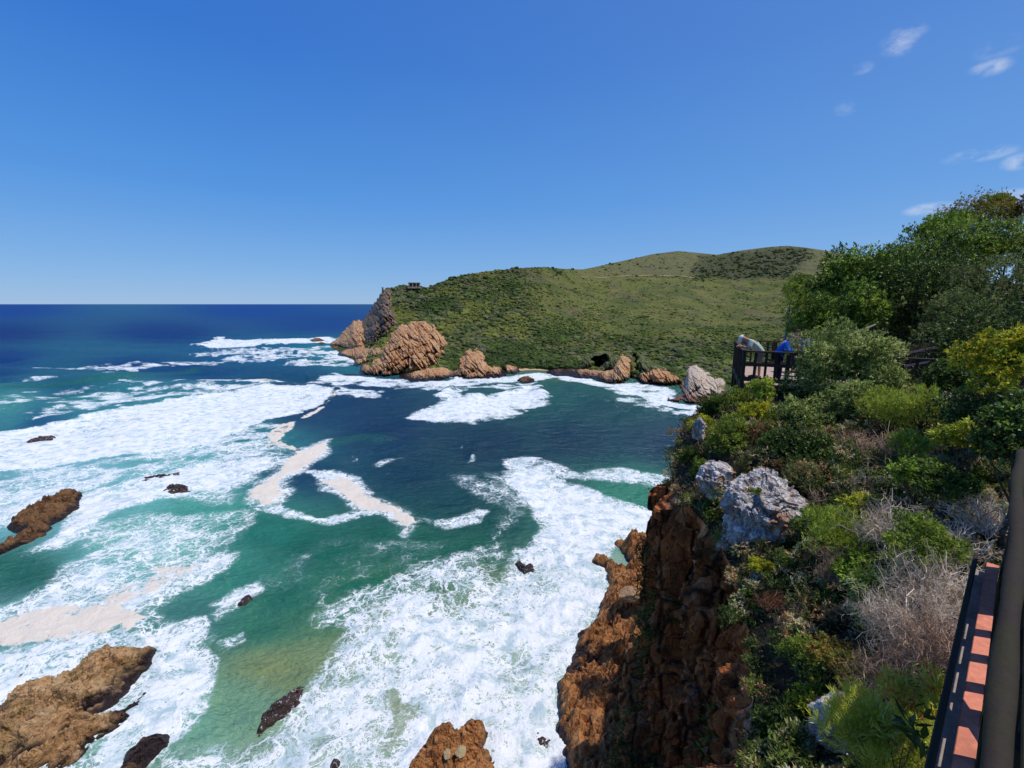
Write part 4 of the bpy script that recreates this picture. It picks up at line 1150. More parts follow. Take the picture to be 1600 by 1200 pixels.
def build_land():
    # non-uniform sampling along the edge: fine where the photo looks closely
    dense, L = resample(EDGE, 0.05)
    s = np.concatenate([[0], np.cumsum(np.linalg.norm(np.diff(dense[:, :2], axis=0), axis=1))])
    y = dense[:, 1]
    step = np.interp(y, [-14, -1, 1.5, 8, 16, 19, 30], [1.0, 0.3, 0.07, 0.07, 0.08, 0.25, 1.0])
    cs = np.concatenate([[0], np.cumsum(np.diff(s) / step[:-1])])
    q = np.interp(np.arange(0, cs[-1], 1.0), cs, s)
    E, _ = resample(EDGE, q)
    T = np.gradient(E[:, :2], axis=0); T /= np.linalg.norm(T, axis=1)[:, None]
    # smooth the outward normals
    N = np.stack([-T[:, 1], T[:, 0]], -1)
    for _ in range(30):
        N[1:-1] = (N[:-2] + N[1:-1] * 2 + N[2:]) / 4
    N /= np.linalg.norm(N, axis=1)[:, None]
    dep = np.concatenate([np.arange(0, 6, 0.07), np.arange(6, 14, 0.12), np.arange(14, 41, 0.24)])
    D = dep[None, :]; n, k = len(E), len(dep)
    hgt = (H + E[:, 2])[:, None]
    Dz = D * hgt / 36.0
    flare = 0.075 * Dz + 0.0012 * Dz ** 2
    X = E[:, 0:1] + N[:, 0:1] * flare; Y = E[:, 1:2] + N[:, 1:2] * flare; Z = H + E[:, 2:3] - Dz
    f1 = sstep(0, 0.8, Dz)
    big = 0.7 * fbm(X / 3.2, Y / 3.2, Z / 5, 3, 101) + 0.25 * ridged(X / 1.5 + Z * 0.06, Y / 1.5, Z / 4, 4, 103)
    wz = 0.5 * fbm(X / 1.5, Y / 1.5, Z / 2.5, 3, 105); lean_ = X + 0.18 * Z
    blk = 0.42 * blocks((lean_ + wz) / 1.0, (Y + wz) / 1.0, (Z + wz) / 2.4, 120, 1.3, 0.8, 0.12) + 0.24 * blocks((lean_ - wz) / 0.42, Y / 0.42, (Z + wz) / 1.0, 130, 1.3, 0.9, 0.16) + 0.10 * blocks(lean_ / 0.19, Y / 0.19, Z / 0.42, 140, 1.2, 0.8, 0.2)
    blk += 0.08 * ridged(X / .5, Y / .5, Z / 1.8, 3, 109, 0.6)
    disp = f1 * (big + blk) * np.clip(1.0 + Dz * 0.03, 0, 1.6) - 0.25 * f1 
    disp = np.where(disp > 0.25, 0.25 + 0.35 * np.tanh((disp - 0.25) / 0.35), disp)
    X = X + N[:, 0:1] * disp; Y = Y + N[:, 1:2] * disp
    Z = Z + 0.18 * f1 * ridged(X / .8, Y / .8, Z / .8, 3, 111)
    V = np.stack([X, Y, Z], -1).reshape(-1, 3)
    o = mesh_np("cliff", V, grid_faces(n, k), M['cliff'], smooth=False)
    tag(o, kind="structure")
    global CLIFF
    CLIFF = (X, Y, Z, N)
    # the slope on top
    din = np.concatenate([np.arange(0, 4, 0.15), np.arange(4, 16, 0.5), np.arange(16, 70, 3.0)])
    E2, _ = resample(EDGE, 0.3)
    T = np.gradient(E2[:, :2], axis=0); T /= np.linalg.norm(T, axis=1)[:, None]
    # inland rows fan around a common direction so that they do not cross in the hollows
    gx, gy = np.meshgrid(np.concatenate([np.arange(-14, 0, 1.0), np.arange(0, 16, 0.2), np.arange(16, 90, 1.5)]), np.concatenate([np.arange(-16, 0, 1.0), np.arange(0, 22, 0.2), np.arange(22, 60, 1.5)]))
    z, d = land_z(gx, gy)
    poly = np.concatenate([EDGE_S[:, :2], [[95, 60], [95, -20], [-14, -20]]])
    sd = sdpoly(gx, gy, poly)
    zz = H + np.where(sd < 0.02, z, z - 0.2)
    # pull the border vertices back onto the edge
    out = sd > 0
    idx = ((gx[out][:, None] - EDGE_S[None, :, 0]) ** 2 + (gy[out][:, None] - EDGE_S[None, :, 1]) ** 2).argmin(1)
    near = sd[out] < 1.6
    ox, oy, oz = gx[out], gy[out], zz[out]
    ox = np.where(near, EDGE_S[idx, 0], ox); oy = np.where(near, EDGE_S[idx, 1], oy); oz = np.where(near, H + EDGE_S[idx, 2] - 0.05, oz)
    gx = gx.copy(); gy = gy.copy(); gx[out] = ox; gy[out] = oy; zz[out] = oz
    f = grid_faces(*gx.shape)
    keep = (sd.ravel()[f] < 0).any(1) & (sd.ravel()[f] < 1.6).all(1)
    o = mesh_np("ground", np.stack([gx, gy, zz], -1).reshape(-1, 3), f[keep], M['soil'])
    tag(o, kind="structure")


build_land()


# ------------------------------------------------------------------ boulders on the slope
def boulder(loc, scale, mat, label, seed=1, name="boulder", sub=5, rough=1.0, rot=(0, 0, 0), squash=3.0, cat="boulder", group=None):
    v, f = ico(sub)
    # a lump split off along flat joint planes, then weathered
    rg = np.random.default_rng(seed)
    pl = rg.normal(size=(13, 3)); pl /= np.linalg.norm(pl, axis=1)[:, None]; off = rg.uniform(0.66, 0.98, 13)
    dot = v @ pl.T
    r = np.where(dot > 0.05, off[None] / np.maximum(dot, 0.05), 9).min(1)
    r = np.minimum(r, 1.12)
    s = np.array(scale); m = s.mean()
    q = v * r[:, None] * s; nrm = v
    c = q / m
    d = 0.05 * m * fbm(c[:, 0] * 2, c[:, 1] * 2, c[:, 2] * 2, 3, seed)
    wv = np.stack([fbm(c[:, 0] * 2 + 7 * i, c[:, 1] * 2, c[:, 2] * 2, 2, seed + i) for i in range(3)], -1) * 0.35
    e_ = c + wv
    d += 0.13 * m * rough * blocks(e_[:, 0] * 1.5, e_[:, 1] * 1.5, e_[:, 2] * 2.3, seed + 8) + 0.06 * m * rough * blocks(e_[:, 0] * 4, e_[:, 1] * 4, e_[:, 2] * 6.5, seed + 9) + 0.025 * m * rough * blocks(e_[:, 0] * 11, e_[:, 1] * 11, e_[:, 2] * 14, seed + 10)
    q = q + nrm * d[:, None]
    o = mesh_np(name, q, f, mat, smooth=False)
    o.location = tuple(loc); o.rotation_euler = rot
    return tag(o, label, cat, group)


boulder(at(1194, 808, 8.8), (0.74, 0.66, 1.0), M['lichen_rock'], "large lichen crusted grey boulder perched on the cliff rim", seed=3, sub=6, rot=(0.25, 0.25, 0.3))
boulder(at(1118, 752, 10.2), (0.36, 0.4, 0.42), M['lichen_rock'], "smaller blue grey boulder in shade beside the large lichen crusted one", seed=7, rot=(0.1, 0.2, 0.4))
boulder(at(1316, 1135, 4.1), (0.29, 0.28, 0.30), M['lichen_rock'], "pale boulder with orange lichen under the red leaved plant", seed=11, rot=(0.1, 0.15, 0.5))
boulder(at(1092, 672, 13.2), (0.22, 0.24, 0.36), M['lichen_rock'], "small pale rock nose on the cliff edge below the deck", seed=15, sub=4)
boulder(at(1182, 1165, 6.6), (0.42, 0.5, 0.75), M['lichen_rock'], "dark grey rock buttress low on the cliff beside the pale boulder", seed=19, sub=5)
boulder(at(1180, 930, 7.7), (0.20, 0.22, 0.40), M['lichen_rock'], "narrow tan rock fin under the large lichen crusted boulder", seed=21, sub=4)
boulder(at(988, 931, 55), (1.5, 1.3, 0.85), M['boulder_smooth'], "smooth rounded boulder resting on the sunlit rust ledge", seed=23, sub=4, rough=0.25)
boulder(at(1008, 935, 55.5), (0.9, 0.9, 0.7), M['boulder_smooth'], "rounded pink stone leaning by the smooth boulder on the ledge", seed=25, sub=4, rough=0.25)
boulder(at(938, 1130, 42.0), (1.3, 1.3, 1.0), M['rock_rust'], "large round boulder in the dark shade of the ledge", seed=27, sub=4, rough=0.4)
for k, (u_, v_, t_, s_, lb) in enumerate([(719, 1161, 38.6, 0.52, "larger pale flat stone lodged on the rust red rock"), (699, 1172, 38.6, 0.36, "smaller pale flat stone lodged on the rust red rock")]):
    p_ = at(u_, v_, t_)
    boulder((p_[0], p_[1], 1.95 if k == 0 else 1.75), (s_ * .85, s_ * 1.2, 0.16), M['pale_stone'], lb, name="flat_stone", seed=31 + k, sub=4, rough=0.7, cat="stone")
# ------------------------------------------------------------------ plants
def unit(v): return v / np.maximum(np.linalg.norm(v, axis=-1, keepdims=True), 1e-9)


def leaf_quads(P, axis, rng, L, W, col, jitter=0.3, want=None):
    """one folded rhombic leaf per point"""
    n = len(P)
    side = unit(np.cross(axis, rng.normal(size=(n, 3)) if want is None else want))
    l = (L * rng.uniform(1 - jitter, 1 + jitter, n))[:, None]; w_ = (W * rng.uniform(1 - jitter, 1 + jitter, n))[:, None]
    nrm = np.cross(side, axis)
    a = P; b = P + axis * l * 0.45 + side * w_ / 2 + nrm * w_ * 0.12; c = P + axis * l; d = P + axis * l * 0.45 - side * w_ / 2 + nrm * w_ * 0.12
    V = np.stack([a, b, c, d], 1).reshape(-1, 3)
    F_ = np.arange(n * 4).reshape(n, 4)
    C = np.repeat(col, 4, 0)
    return V, F_, C


def clumps(rng, rx, ry, rz, k, cr=(0.28, 0.48), low=-0.35):
    d = unit(rng.normal(size=(k * 3, 3))); d = d[d[:, 2] > low][:k]
    k = len(d)
    rad = rng.uniform(0.45, 0.92, k)
    c = d * rad[:, None] * np.array([rx, ry, rz])
    r = rng.uniform(*cr, k) * (rx + ry + rz) / 3
    return c, r


def foliage(rng, rx, ry, rz, n, L, W, pal, k=26, up=0.35, cr=(0.26, 0.46), spread=0.7, low=-0.4, hue=0.5, tip=None, shell=0.68, cl=None, sprig=7):
    """leaves set in sprigs, sprigs set on clumps, clumps spread through the crown"""
    c, r = cl if cl is not None else clumps(rng, rx, ry, rz, k, cr, low)
    r = r * rng.uniform(0.7, 1.25, len(r))
    m = max(1, n // sprig)
    ci = rng.choice(len(c), m, p=r ** 2 / (r ** 2).sum())
    d = unit(rng.normal(size=(m, 3)) + np.array([0, 0, 0.3]))
    q = shell + (1 - shell) * rng.random(m) ** 0.5
    q = np.where(rng.random(m) < 0.12, q * rng.uniform(1.05, 1.35, m), q)
    S = c[ci] + d * (r[ci] * q)[:, None] * np.array([1, 1, 0.85])
    S += 0.08 * r.mean() * rng.normal(size=(m, 3))
    pal = np.asarray(pal, float)
    kc = rng.integers(0, len(pal), len(c))
    idx = np.where(rng.random(m) < hue, kc[ci], rng.integers(0, len(pal), m))
    col = np.minimum(pal[idx] * np.array([2.0, 1.85, 1.35]) * rng.uniform(0.6, 1.4, m)[:, None], 0.6)
    if tip is not None:
        tp, frac = tip
        sel = (rng.random(m) < frac) & (q > 0.8) & (d[:, 2] > -0.1)
        col[sel] = np.asarray(tp) * rng.uniform(0.8, 1.25, sel.sum())[:, None]
    sd = unit(d * 0.8 + rng.normal(size=(m, 3)) * 0.5 + np.array([0, 0, up]))      # shoot direction
    i = np.repeat(np.arange(m), sprig); nn_ = len(i)
    ax = unit(sd[i] * (0.75 if spread > 0.6 else 1.3) + rng.normal(size=(nn_, 3)) * spread)
    P = S[i] + sd[i] * (rng.uniform(-0.6, 0.6, nn_) * L)[:, None]
    want = unit(sd[i] * 0.6 + np.array([0, 0, 0.7]) + rng.normal(size=(nn_, 3)) * 0.45)
    cc = col[i] * rng.uniform(0.8, 1.2, nn_)[:, None]
    return leaf_quads(P, ax, rng, L, W, cc, 0.3, want), (c, r)


def tubes_np(lines, rads, n=3):
    """many thin twigs in one mesh: lines (m, k, 3), rads (m, k)"""
    m_, k, _ = lines.shape
    d = np.gradient(lines, axis=1); d = unit(d)
    ref = np.where(np.abs(d[..., 2:3]) < 0.9, np.array([0, 0, 1.0]), np.array([1.0, 0, 0]))
    r = unit(np.cross(d, ref)); u_ = np.cross(r, d)
    th = np.arange(n) * 2 * math.pi / n
    V = lines[:, :, None] + (r[:, :, None] * np.cos(th)[None, None, :, None] + u_[:, :, None] * np.sin(th)[None, None, :, None]) * rads[:, :, None, None]
    base = (np.arange(m_)[:, None, None] * k + np.arange(k - 1)[None, :, None]) * n
    j = np.arange(n)[None, None]; j2 = (j + 1) % n
    F_ = np.stack([base + j, base + j2, base + n + j2, base + n + j], -1).reshape(-1, 4)
    return V.reshape(-1, 3), F_


def twig_cloud(rng, rx, ry, rz, m0, r0, pal, sweep=(0, 0, 0), kids=5, k=6, wig=0.16, fan=0.9, length=1.0):
    """a dry bush: stems fan from the foot, each carrying side twigs twice over"""
    S = np.array([rx, ry, rz])
    def grow(start, dirn, ln, rad, w_):
        mm = len(start)
        pts = [start]; d = dirn.copy()
        for i in range(k - 1):
            d = unit(d + rng.normal(size=(mm, 3)) * w_ + np.array(sweep) * 0.12)
            pts.append(pts[-1] + d * (ln / (k - 1))[:, None])
        pts = np.stack(pts, 1)
        rr = rad[:, None] * np.linspace(1, 0.35, k)[None]
        return pts, rr
    out = []; rads = []
    a = rng.uniform(0, 6.283, m0); el = rng.uniform(0.0, 1.0, m0) ** 0.7 * fan
    d0 = unit(np.stack([np.cos(a) * np.sin(el * 1.5), np.sin(a) * np.sin(el * 1.5), np.cos(el * 1.5)], -1) * S / S.mean() + np.array(sweep) * 0.7)
    s0 = np.stack([rng.normal(0, rx * .16, m0), rng.normal(0, ry * .16, m0), np.zeros(m0)], -1)
    ln = rng.uniform(0.7, 1.1, m0) * S.mean() * length
    p, r_ = grow(s0, d0, ln, np.full(m0, r0), wig)
    out.append(p); rads.append(r_)
    par, parr = p, r_; scale = 1.0
    for gen in range(2):
        kk = kids if gen == 0 else kids - 1
        mm = len(par) * kk
        i = np.repeat(np.arange(len(par)), kk); j = rng.integers(1, k - 1, mm)
        st = par[i, j]; dd = unit(par[i, j + 1] - par[i, j])
        nd = unit(dd + rng.normal(size=(mm, 3)) * 0.75 + np.array(sweep) * 0.25)
        ln = rng.uniform(0.3, 0.65, mm) * S.mean() * (0.75 if gen == 0 else 0.48) * length
        p, r_ = grow(st, nd, ln, parr[i, j] * 0.7, wig * 1.3)
        out.append(p); rads.append(r_); par, parr = p, r_
    Ln = np.concatenate(out); Rr = np.concatenate(rads)
    V, F_ = tubes_np(Ln, Rr, 3)
    pal = np.asarray(pal)
    cc = pal[rng.integers(0, len(pal), len(Ln))] * rng.uniform(0.7, 1.25, len(Ln))[:, None]
    C = np.repeat(cc, k * 3, 0)
    return V, F_, C, Ln


def branch_mesh(name, tips, foot, r0, mat, parent, rng, trunk_h=0.35):
    """a tapered trunk that forks towards the crown's clumps"""
    m = MB()
    foot = np.asarray(foot, float); ctr = tips.mean(0)
    fork = foot + (ctr - foot) * trunk_h + rng.normal(size=3) * 0.04 * np.linalg.norm(ctr - foot)
    mid = foot * 0.55 + fork * 0.45 + rng.normal(size=3) * 0.03 * np.linalg.norm(ctr - foot)
    m.tube([foot - np.array([0, 0, 0.3]), mid, fork], [r0, r0 * 0.85, r0 * 0.7], 7)
    for t in tips:
        a = fork * 0.6 + t * 0.4 + rng.normal(size=3) * 0.07 * np.linalg.norm(t - fork); b = fork * 0.25 + t * 0.75 + rng.normal(size=3) * 0.05 * np.linalg.norm(t - fork)
        m.tube([fork, a, b, t], [r0 * 0.5, r0 * 0.34, r0 * 0.2, r0 * 0.08], 5)
    return m.build(name, mat, parent, smooth=True)


G = lambda *c: lin(c)
PAL = {
    'greygreen': [G(110, 124, 78), G(90, 106, 62), G(138, 150, 98), G(72, 88, 48)],
    'dark': [G(44, 60, 27), G(56, 76, 32), G(36, 52, 25), G(74, 94, 40)],
    'darkgrey': [G(82, 94, 60), G(100, 110, 72), G(66, 78, 48)],
    'broad': [G(62, 86, 33), G(78, 102, 38), G(48, 70, 28), G(116, 134, 52)],
    'bright': [G(82, 106, 40), G(102, 124, 46), G(66, 88, 34)],
    'olive': [G(98, 102, 48), G(118, 112, 56), G(82, 92, 42), G(106, 84, 48)],
    'yellow': [G(140, 140, 40), G(112, 122, 38), G(158, 150, 48), G(86, 104, 36)],
    'lime': [G(118, 136, 56), G(138, 150, 68), G(98, 116, 50)],
    'olivegreen': [G(88, 106, 44), G(104, 118, 48), G(72, 90, 40)],
    'red': [G(110, 60, 48), G(92, 70, 46), G(84, 58, 44)],
    'needle': [G(186, 184, 74), G(160, 170, 64), G(206, 192, 92), G(136, 146, 54), G(214, 164, 80)],
    'twig': [G(205, 184, 158), G(228, 208, 182), G(170, 148, 126), G(240, 224, 202)],
    'brown': [G(168, 134, 108), G(190, 158, 130), G(136, 106, 86), G(204, 174, 146)],
    'rust': [G(150, 98, 70), G(122, 82, 60), G(166, 116, 84)],
}
VEG = []


def bush(u, v, t, rx, rz, pal, label, n=6000, L=0.07, W=0.028, name="bush", cat="bush", ry=None, seed=1, k=22, mat='leaf', stem='bark', tip=None, up=0.35, spread=0.7, drop=None, group=None, low=-0.4, cr=(0.26, 0.46), r0=None, trunk=False, hue=0.5, trunk_h=0.35, shell=0.68, cl=None, lean=0.0):
    """a plant whose crown is centred at that point of the place; its foot stands on the slope below"""
    rng = np.random.default_rng(seed * 7 + 3)
    ctr = at(u, v, t); ry = ry or rx
    gz = H + lz(ctr[0], ctr[1])
    if drop is not None: gz = ctr[2] - drop
    foot = np.array([ctr[0] + lean, ctr[1], min(gz, ctr[2] - 0.3 * rz)])
    e = empty(name, foot, label, cat, group)
    (V, F_, C), (c, r) = foliage(rng, rx, ry, rz, n, L, W, PAL[pal], k, up, cr, spread, low, hue, tip, shell, cl)
    rel = ctr - foot
    o = mesh_np("crown" if trunk else "foliage", V + rel, F_, M[mat], {"Col": C}, smooth=False, parent=e)
    tips = c[rng.permutation(len(c))[:min(len(c), 12)]] + ctr
    branch_mesh("trunk" if trunk else "stem", tips, foot, r0 or 0.035 * (rx + rz), M[stem], e, rng, trunk_h)
    return e


def dry(u, v, t, rx, rz, pal, label, m0=60, r0=0.006, sweep=(0, 0, 0), name="dry_bush", cat="bush", seed=1, kids=5, ry=None, length=1.0, wig=0.30, fan=1.0, drop=None, leaves=0, lpal='olive', group=None):
    rng = np.random.default_rng(seed * 11 + 5)
    foot = at(u, v, t).copy()
    foot[2] -= drop if drop is not None else rz * 0.5
    gz = H + lz(foot[0], foot[1])
    foot[2] = max(min(foot[2], gz + 0.15), gz - 0.3) if drop is None else foot[2]
    e = empty(name, foot, label, cat, group)
    V, F_, C, Ln = twig_cloud(rng, rx, ry or rx, rz, m0, r0, PAL[pal], sweep, kids, 6, wig, fan, length)
    mesh_np("twigs", V, F_, M['twig'], {"Col": C}, smooth=False, parent=e)
    if leaves:
        i = rng.integers(len(Ln) // 4, len(Ln), leaves); P = Ln[i, rng.integers(3, 6, leaves)]
        ax = unit(rng.normal(size=(leaves, 3)) + np.array([0, 0, .5]))
        pal_ = np.asarray(PAL[lpal]); col = pal_[rng.integers(0, len(pal_), leaves)] * rng.uniform(.7, 1.3, leaves)[:, None]
        V, F_, C = leaf_quads(P, ax, rng, 0.035, 0.014, col)
        mesh_np("foliage", V, F_, M['leaf'], {"Col": C}, smooth=False, parent=e)
    return e


# ---- the wood on the hillside at the right
TREE = dict(name="tree", cat="tree", trunk=True)
bush(1252, 462, 24, 1.5, 1.0, 'olivegreen', "pale windswept tree with a bare leaning trunk beyond the deck", n=9000, L=0.10, W=0.045, seed=1, k=16, stem='bark_pale', lean=-1.1, r0=0.09, cr=(0.22, 0.38), **TREE)
bush(1262, 505, 21, 1.5, 1.3, 'olivegreen', "olive bushy tree directly behind the people on the deck", n=12000, L=0.09, W=0.04, seed=2, k=24, **TREE)
bush(1312, 500, 20, 1.5, 1.7, 'broad', "mid green tree between the olive tree and the dark broad one", n=14000, L=0.11, W=0.055, seed=3, k=26, mat='leaf_gloss', **TREE)
bush(1362, 450, 22, 2.5, 2.3, 'broad', "broad dark green tree whose dome stands against far hill and sky", n=26000, L=0.12, W=0.06, seed=4, k=34, mat='leaf_gloss', **TREE)
bush(1430, 462, 20, 2.2, 2.3, 'dark', "dense very dark tree over the shaded boardwalk rails", n=24000, L=0.11, W=0.05, seed=5, k=30, mat='leaf_gloss', **TREE)
bush(1425, 410, 26, 2.0, 1.5, 'broad', "dark green tree just behind the broad dome", n=16000, L=0.12, W=0.055, seed=6, k=26, mat='leaf_gloss', **TREE)
bush(1468, 362, 30, 1.9, 1.1, 'bright', "bright fresh green tree on the skyline", n=12000, L=0.13, W=0.06, seed=7, k=22, **TREE)
bush(1532, 345, 31, 2.6, 1.5, 'olive', "olive brown flat topped tree, highest on the skyline", n=15000, L=0.12, W=0.05, seed=8, k=26, stem='bark_pale', **TREE)
bush(1548, 318, 31, 1.0, 0.5, 'bright', "small bright crown poking above the olive brown flat topped tree", n=4500, L=0.12, W=0.05, seed=9, k=12, **TREE)
bush(1606, 328, 29, 1.1, 1.0, 'red', "reddish brown tree cut by the frame on the skyline", n=7000, L=0.11, W=0.05, seed=10, k=16, **TREE)
bush(1500, 405, 25, 2.4, 1.9, 'broad', "wide dark green tree below the bright fresh green one", n=22000, L=0.12, W=0.055, seed=11, k=30, mat='leaf_gloss', **TREE)
bush(1585, 395, 24, 2.2, 1.9, 'olivegreen', "dull green tree under the reddish brown one", n=18000, L=0.11, W=0.05, seed=12, k=28, **TREE)
bush(1560, 462, 17, 1.9, 1.5, 'darkgrey', "grey green tree in front of the dark wood", n=20000, L=0.085, W=0.035, seed=13, k=30, **TREE)
bush(1500, 512, 14.5, 1.3, 1.2, 'darkgrey', "small grey green tree above the end of the boardwalk rails", n=15000, L=0.075, W=0.03, seed=14, k=26, **TREE)
bush(1390, 520, 22, 2.6, 1.5, 'dark', "dark shady undergrowth tree filling the gap behind boardwalk rails", n=20000, L=0.11, W=0.05, seed=15, k=28, mat='leaf_gloss', **TREE)
bush(1590, 560, 12.5, 1.9, 1.5, 'dark', "dark tree behind the yellow green shrub", n=16000, L=0.09, W=0.04, seed=16, k=26, mat='leaf_gloss', **TREE)
# the wood goes on past the frame and shades the ledge below
bush(1760, 420, 23, 3.0, 2.6, 'broad', "dark green tree beyond the edge of view, next to the dull green one", n=12000, L=0.16, W=0.08, seed=17, k=26, **TREE)
bush(1900, 470, 17, 2.6, 2.4, 'dark', "dark tree beyond the edge of view above the boardwalk", n=10000, L=0.16, W=0.08, seed=18, k=24, **TREE)

for u_, v_, p_, lb, sd_i in [((25.4, 34.0), 1.0, 'broad', "dark tree at the cliff edge behind the wood, over the shaded ledge", 71), ((28.2, 38.8), 1.0, 'dark', "darker tree beyond it along the same hidden cliff edge", 72), ((32.2, 43.4), 1.0, 'broad', "farthest tree along the hidden cliff edge behind the deck", 73)]:
    pu, pv = proj(np.array([u_[0]]), np.array([u_[1]]), np.array([H + v_])); tt_ = u_[1] * CP - v_ * SP
    bush(float(pu[0]), float(pv[0]), tt_, 2.0, 1.9, p_, lb, n=9000, L=0.17, W=0.08, seed=sd_i, k=24, mat='leaf_gloss', **TREE)

# ---- bushes round the deck and along the rim
bush(1318, 582, 12.6, 1.36, 1.55, 'greygreen', "largest grey green bush, spilling over the front of the deck railing", n=46000, L=0.075, W=0.028, seed=21, k=58, cr=(0.20, 0.34), up=0.5)
bush(1268, 660, 11.6, 0.95, 0.8, 'greygreen', "lower grey green bush under the largest one", n=13000, L=0.07, W=0.027, seed=22, k=28, cr=(0.22, 0.36), up=0.5)
bush(1345, 640, 11.2, 0.8, 0.75, 'greygreen', "grey green bush at the sunny end of the largest bush", n=11000, L=0.07, W=0.027, seed=23, k=24, cr=(0.22, 0.36), up=0.5)
bush(1192, 612, 13.0, 0.42, 0.45, 'lime', "small fresh green bush against the deck's front post", n=4500, L=0.06, W=0.026, seed=24, k=14)
bush(1140, 630, 14.2, 0.55, 0.62, 'olivegreen', "olive shrub hanging over the rim below the deck corner", n=7500, L=0.06, W=0.02, seed=25, k=18, drop=0.7)
bush(1112, 640, 14.8, 0.50, 0.62, 'dark', "dark shrub on the outermost rim against the channel", n=6500, L=0.06, W=0.022, seed=26, k=18, drop=0.7)
bush(1098, 668, 14.0, 0.45, 0.40, 'yellow', "yellow green tuft on the outermost rim", n=4200, L=0.05, W=0.018, seed=27, k=12, drop=0.5)
bush(1140, 690, 11.8, 0.62, 0.62, 'olivegreen', "rounded green shrub above the blue grey boulder", n=9500, L=0.06, W=0.024, seed=28, k=20, tip=(G(150, 156, 56), 0.3))
bush(1175, 645, 12.4, 0.42, 0.35, 'yellow', "yellowish shrub in front of the small fresh green bush", n=4200, L=0.055, W=0.022, seed=29, k=12)
bush(1232, 705, 10.2, 0.62, 0.55, 'dark', "dark shaded bush over the large lichen crusted boulder", n=8500, L=0.06, W=0.026, seed=30, k=18, mat='leaf_gloss')
bush(1290, 720, 9.6, 0.62, 0.6, 'dark', "dark green bush uphill of the large lichen crusted boulder", n=8500, L=0.06, W=0.026, seed=31, k=18, mat='leaf_gloss')
bush(1252, 755, 9.0, 0.34, 0.42, 'darkgrey', "grey green sprawling bush touching the large boulder's shaded side", n=4800, L=0.05, W=0.02, seed=32, k=14)
bush(1392, 648, 10.0, 0.72, 0.5, 'lime', "pale feathery heath bush beside the largest grey green bush", n=11000, L=0.075, W=0.010, seed=33, k=20, up=0.8, spread=0.45)
bush(1442, 640, 9.2, 0.5, 0.42, 'lime', "bright lime feathery bush under the boardwalk rails", n=8500, L=0.07, W=0.010, seed=34, k=16, up=0.8, spread=0.45)
bush(1470, 600, 10.4, 0.55, 0.45, 'dark', "dark leafy bush between the lime bush and the yellow shrub", n=7000, L=0.07, W=0.03, seed=35, k=18, mat='leaf_gloss')
bush(1512, 690, 6.8, 0.40, 0.33, 'yellow', "small glossy shrub with yellow new leaves among dry twigs", n=3200, L=0.06, W=0.03, seed=36, k=14, mat='leaf_gloss')
bush(1565, 575, 7.6, 0.85, 0.62, 'yellow', "big yellow green shrub lit by the sun, cut by the frame", n=14000, L=0.065, W=0.03, seed=37, k=30, cr=(0.2, 0.34), tip=(G(190, 170, 40), 0.2))
bush(1540, 650, 8.0, 0.75, 0.6, 'dark', "dark bush beneath the big yellow green shrub", n=9500, L=0.06, W=0.028, seed=38, k=22, mat='leaf_gloss')
bush(1600, 690, 5.5, 0.55, 0.5, 'dark', "dark shaded bush at the far end of the mossy handrail", n=6000, L=0.06, W=0.03, seed=39, k=18, mat='leaf_gloss')
bush(1308, 845, 6.6, 0.52, 0.36, 'lime', "bright green feathery heath bush right of the large boulder", n=9500, L=0.06, W=0.008, seed=40, k=18, up=0.9, spread=0.4)
bush(1262, 815, 7.6, 0.22, 0.20, 'bright', "small green bush tucked behind the large boulder", n=2000, L=0.045, W=0.02, seed=41, k=8)
bush(1348, 795, 7.0, 0.25, 0.25, 'yellow', "little yellow green sprig clump under grey twigs", n=1800, L=0.05, W=0.02, seed=42, k=10)
bush(1186, 885, 7.5, 0.17, 0.16, 'yellow', "yellow green tuft right under the large boulder", n=1800, L=0.035, W=0.014, seed=43, k=8, drop=0.25)
bush(1192, 965, 7.0, 0.20, 0.36, 'olivegreen', "green tuft hanging down the cliff below the rust twig bush", n=3000, L=0.035, W=0.014, seed=44, k=12, drop=0.4)
bush(1378, 950, 5.2, 0.32, 0.42, 'bright', "glossy green bush between dry grey twigs and the rim", n=4200, L=0.05, W=0.026, seed=45, k=16, mat='leaf_gloss')
bush(1322, 1040, 4.6, 0.34, 0.26, 'olive', "olive bush with orange brown tips above the pale boulder", n=6500, L=0.032, W=0.012, seed=46, k=16, tip=(G(168, 130, 60), 0.35))
bush(1268, 1098, 4.7, 0.20, 0.20, 'yellow', "small yellow green shrub hugging the pale boulder's seaward side", n=2600, L=0.03, W=0.012, seed=47, k=10)
bush(1180, 768, 8.3, 0.10, 0.07, 'olivegreen', "tiny green cushion growing on the large lichen crusted boulder", n=900, L=0.03, W=0.012, seed=48, k=6, drop=0.15)
bush(1440, 745, 6.6, 0.40, 0.25, 'bright', "low green creeper among grey twigs above the dry bushes", n=2600, L=0.055, W=0.028, seed=49, k=12, mat='leaf_gloss')
bush(1400, 1178, 2.6, 0.30, 0.23, 'needle', "sunlit yellow green needle leaved shrub in front of the pale boulder", n=16000, L=0.055, W=0.005, seed=50, k=26, up=0.9, spread=0.45)
bush(1446, 1095, 2.9, 0.25, 0.17, 'needle', "needle leaved shrub with orange red tips beside the railing", n=8500, L=0.05, W=0.006, seed=51, k=18, up=0.7, spread=0.5, tip=(G(206, 104, 66), 0.25))
bush(1330, 1122, 3.75, 0.045, 0.03, 'red', "small red leaved succulent growing on the pale boulder", n=260, L=0.03, W=0.012, seed=52, k=5, name="succulent", cat="plant", tip=(G(170, 20, 30), 0.9), drop=0.06)
bush(1425, 1140, 2.35, 0.13, 0.10, 'dark', "single sprig of large dark leaves rising in front of the yellow needle shrub", n=46, L=0.09, W=0.03, seed=53, k=9, name="sprig", cat="plant", drop=0.5, up=0.6, mat='leaf_gloss', r0=0.004)
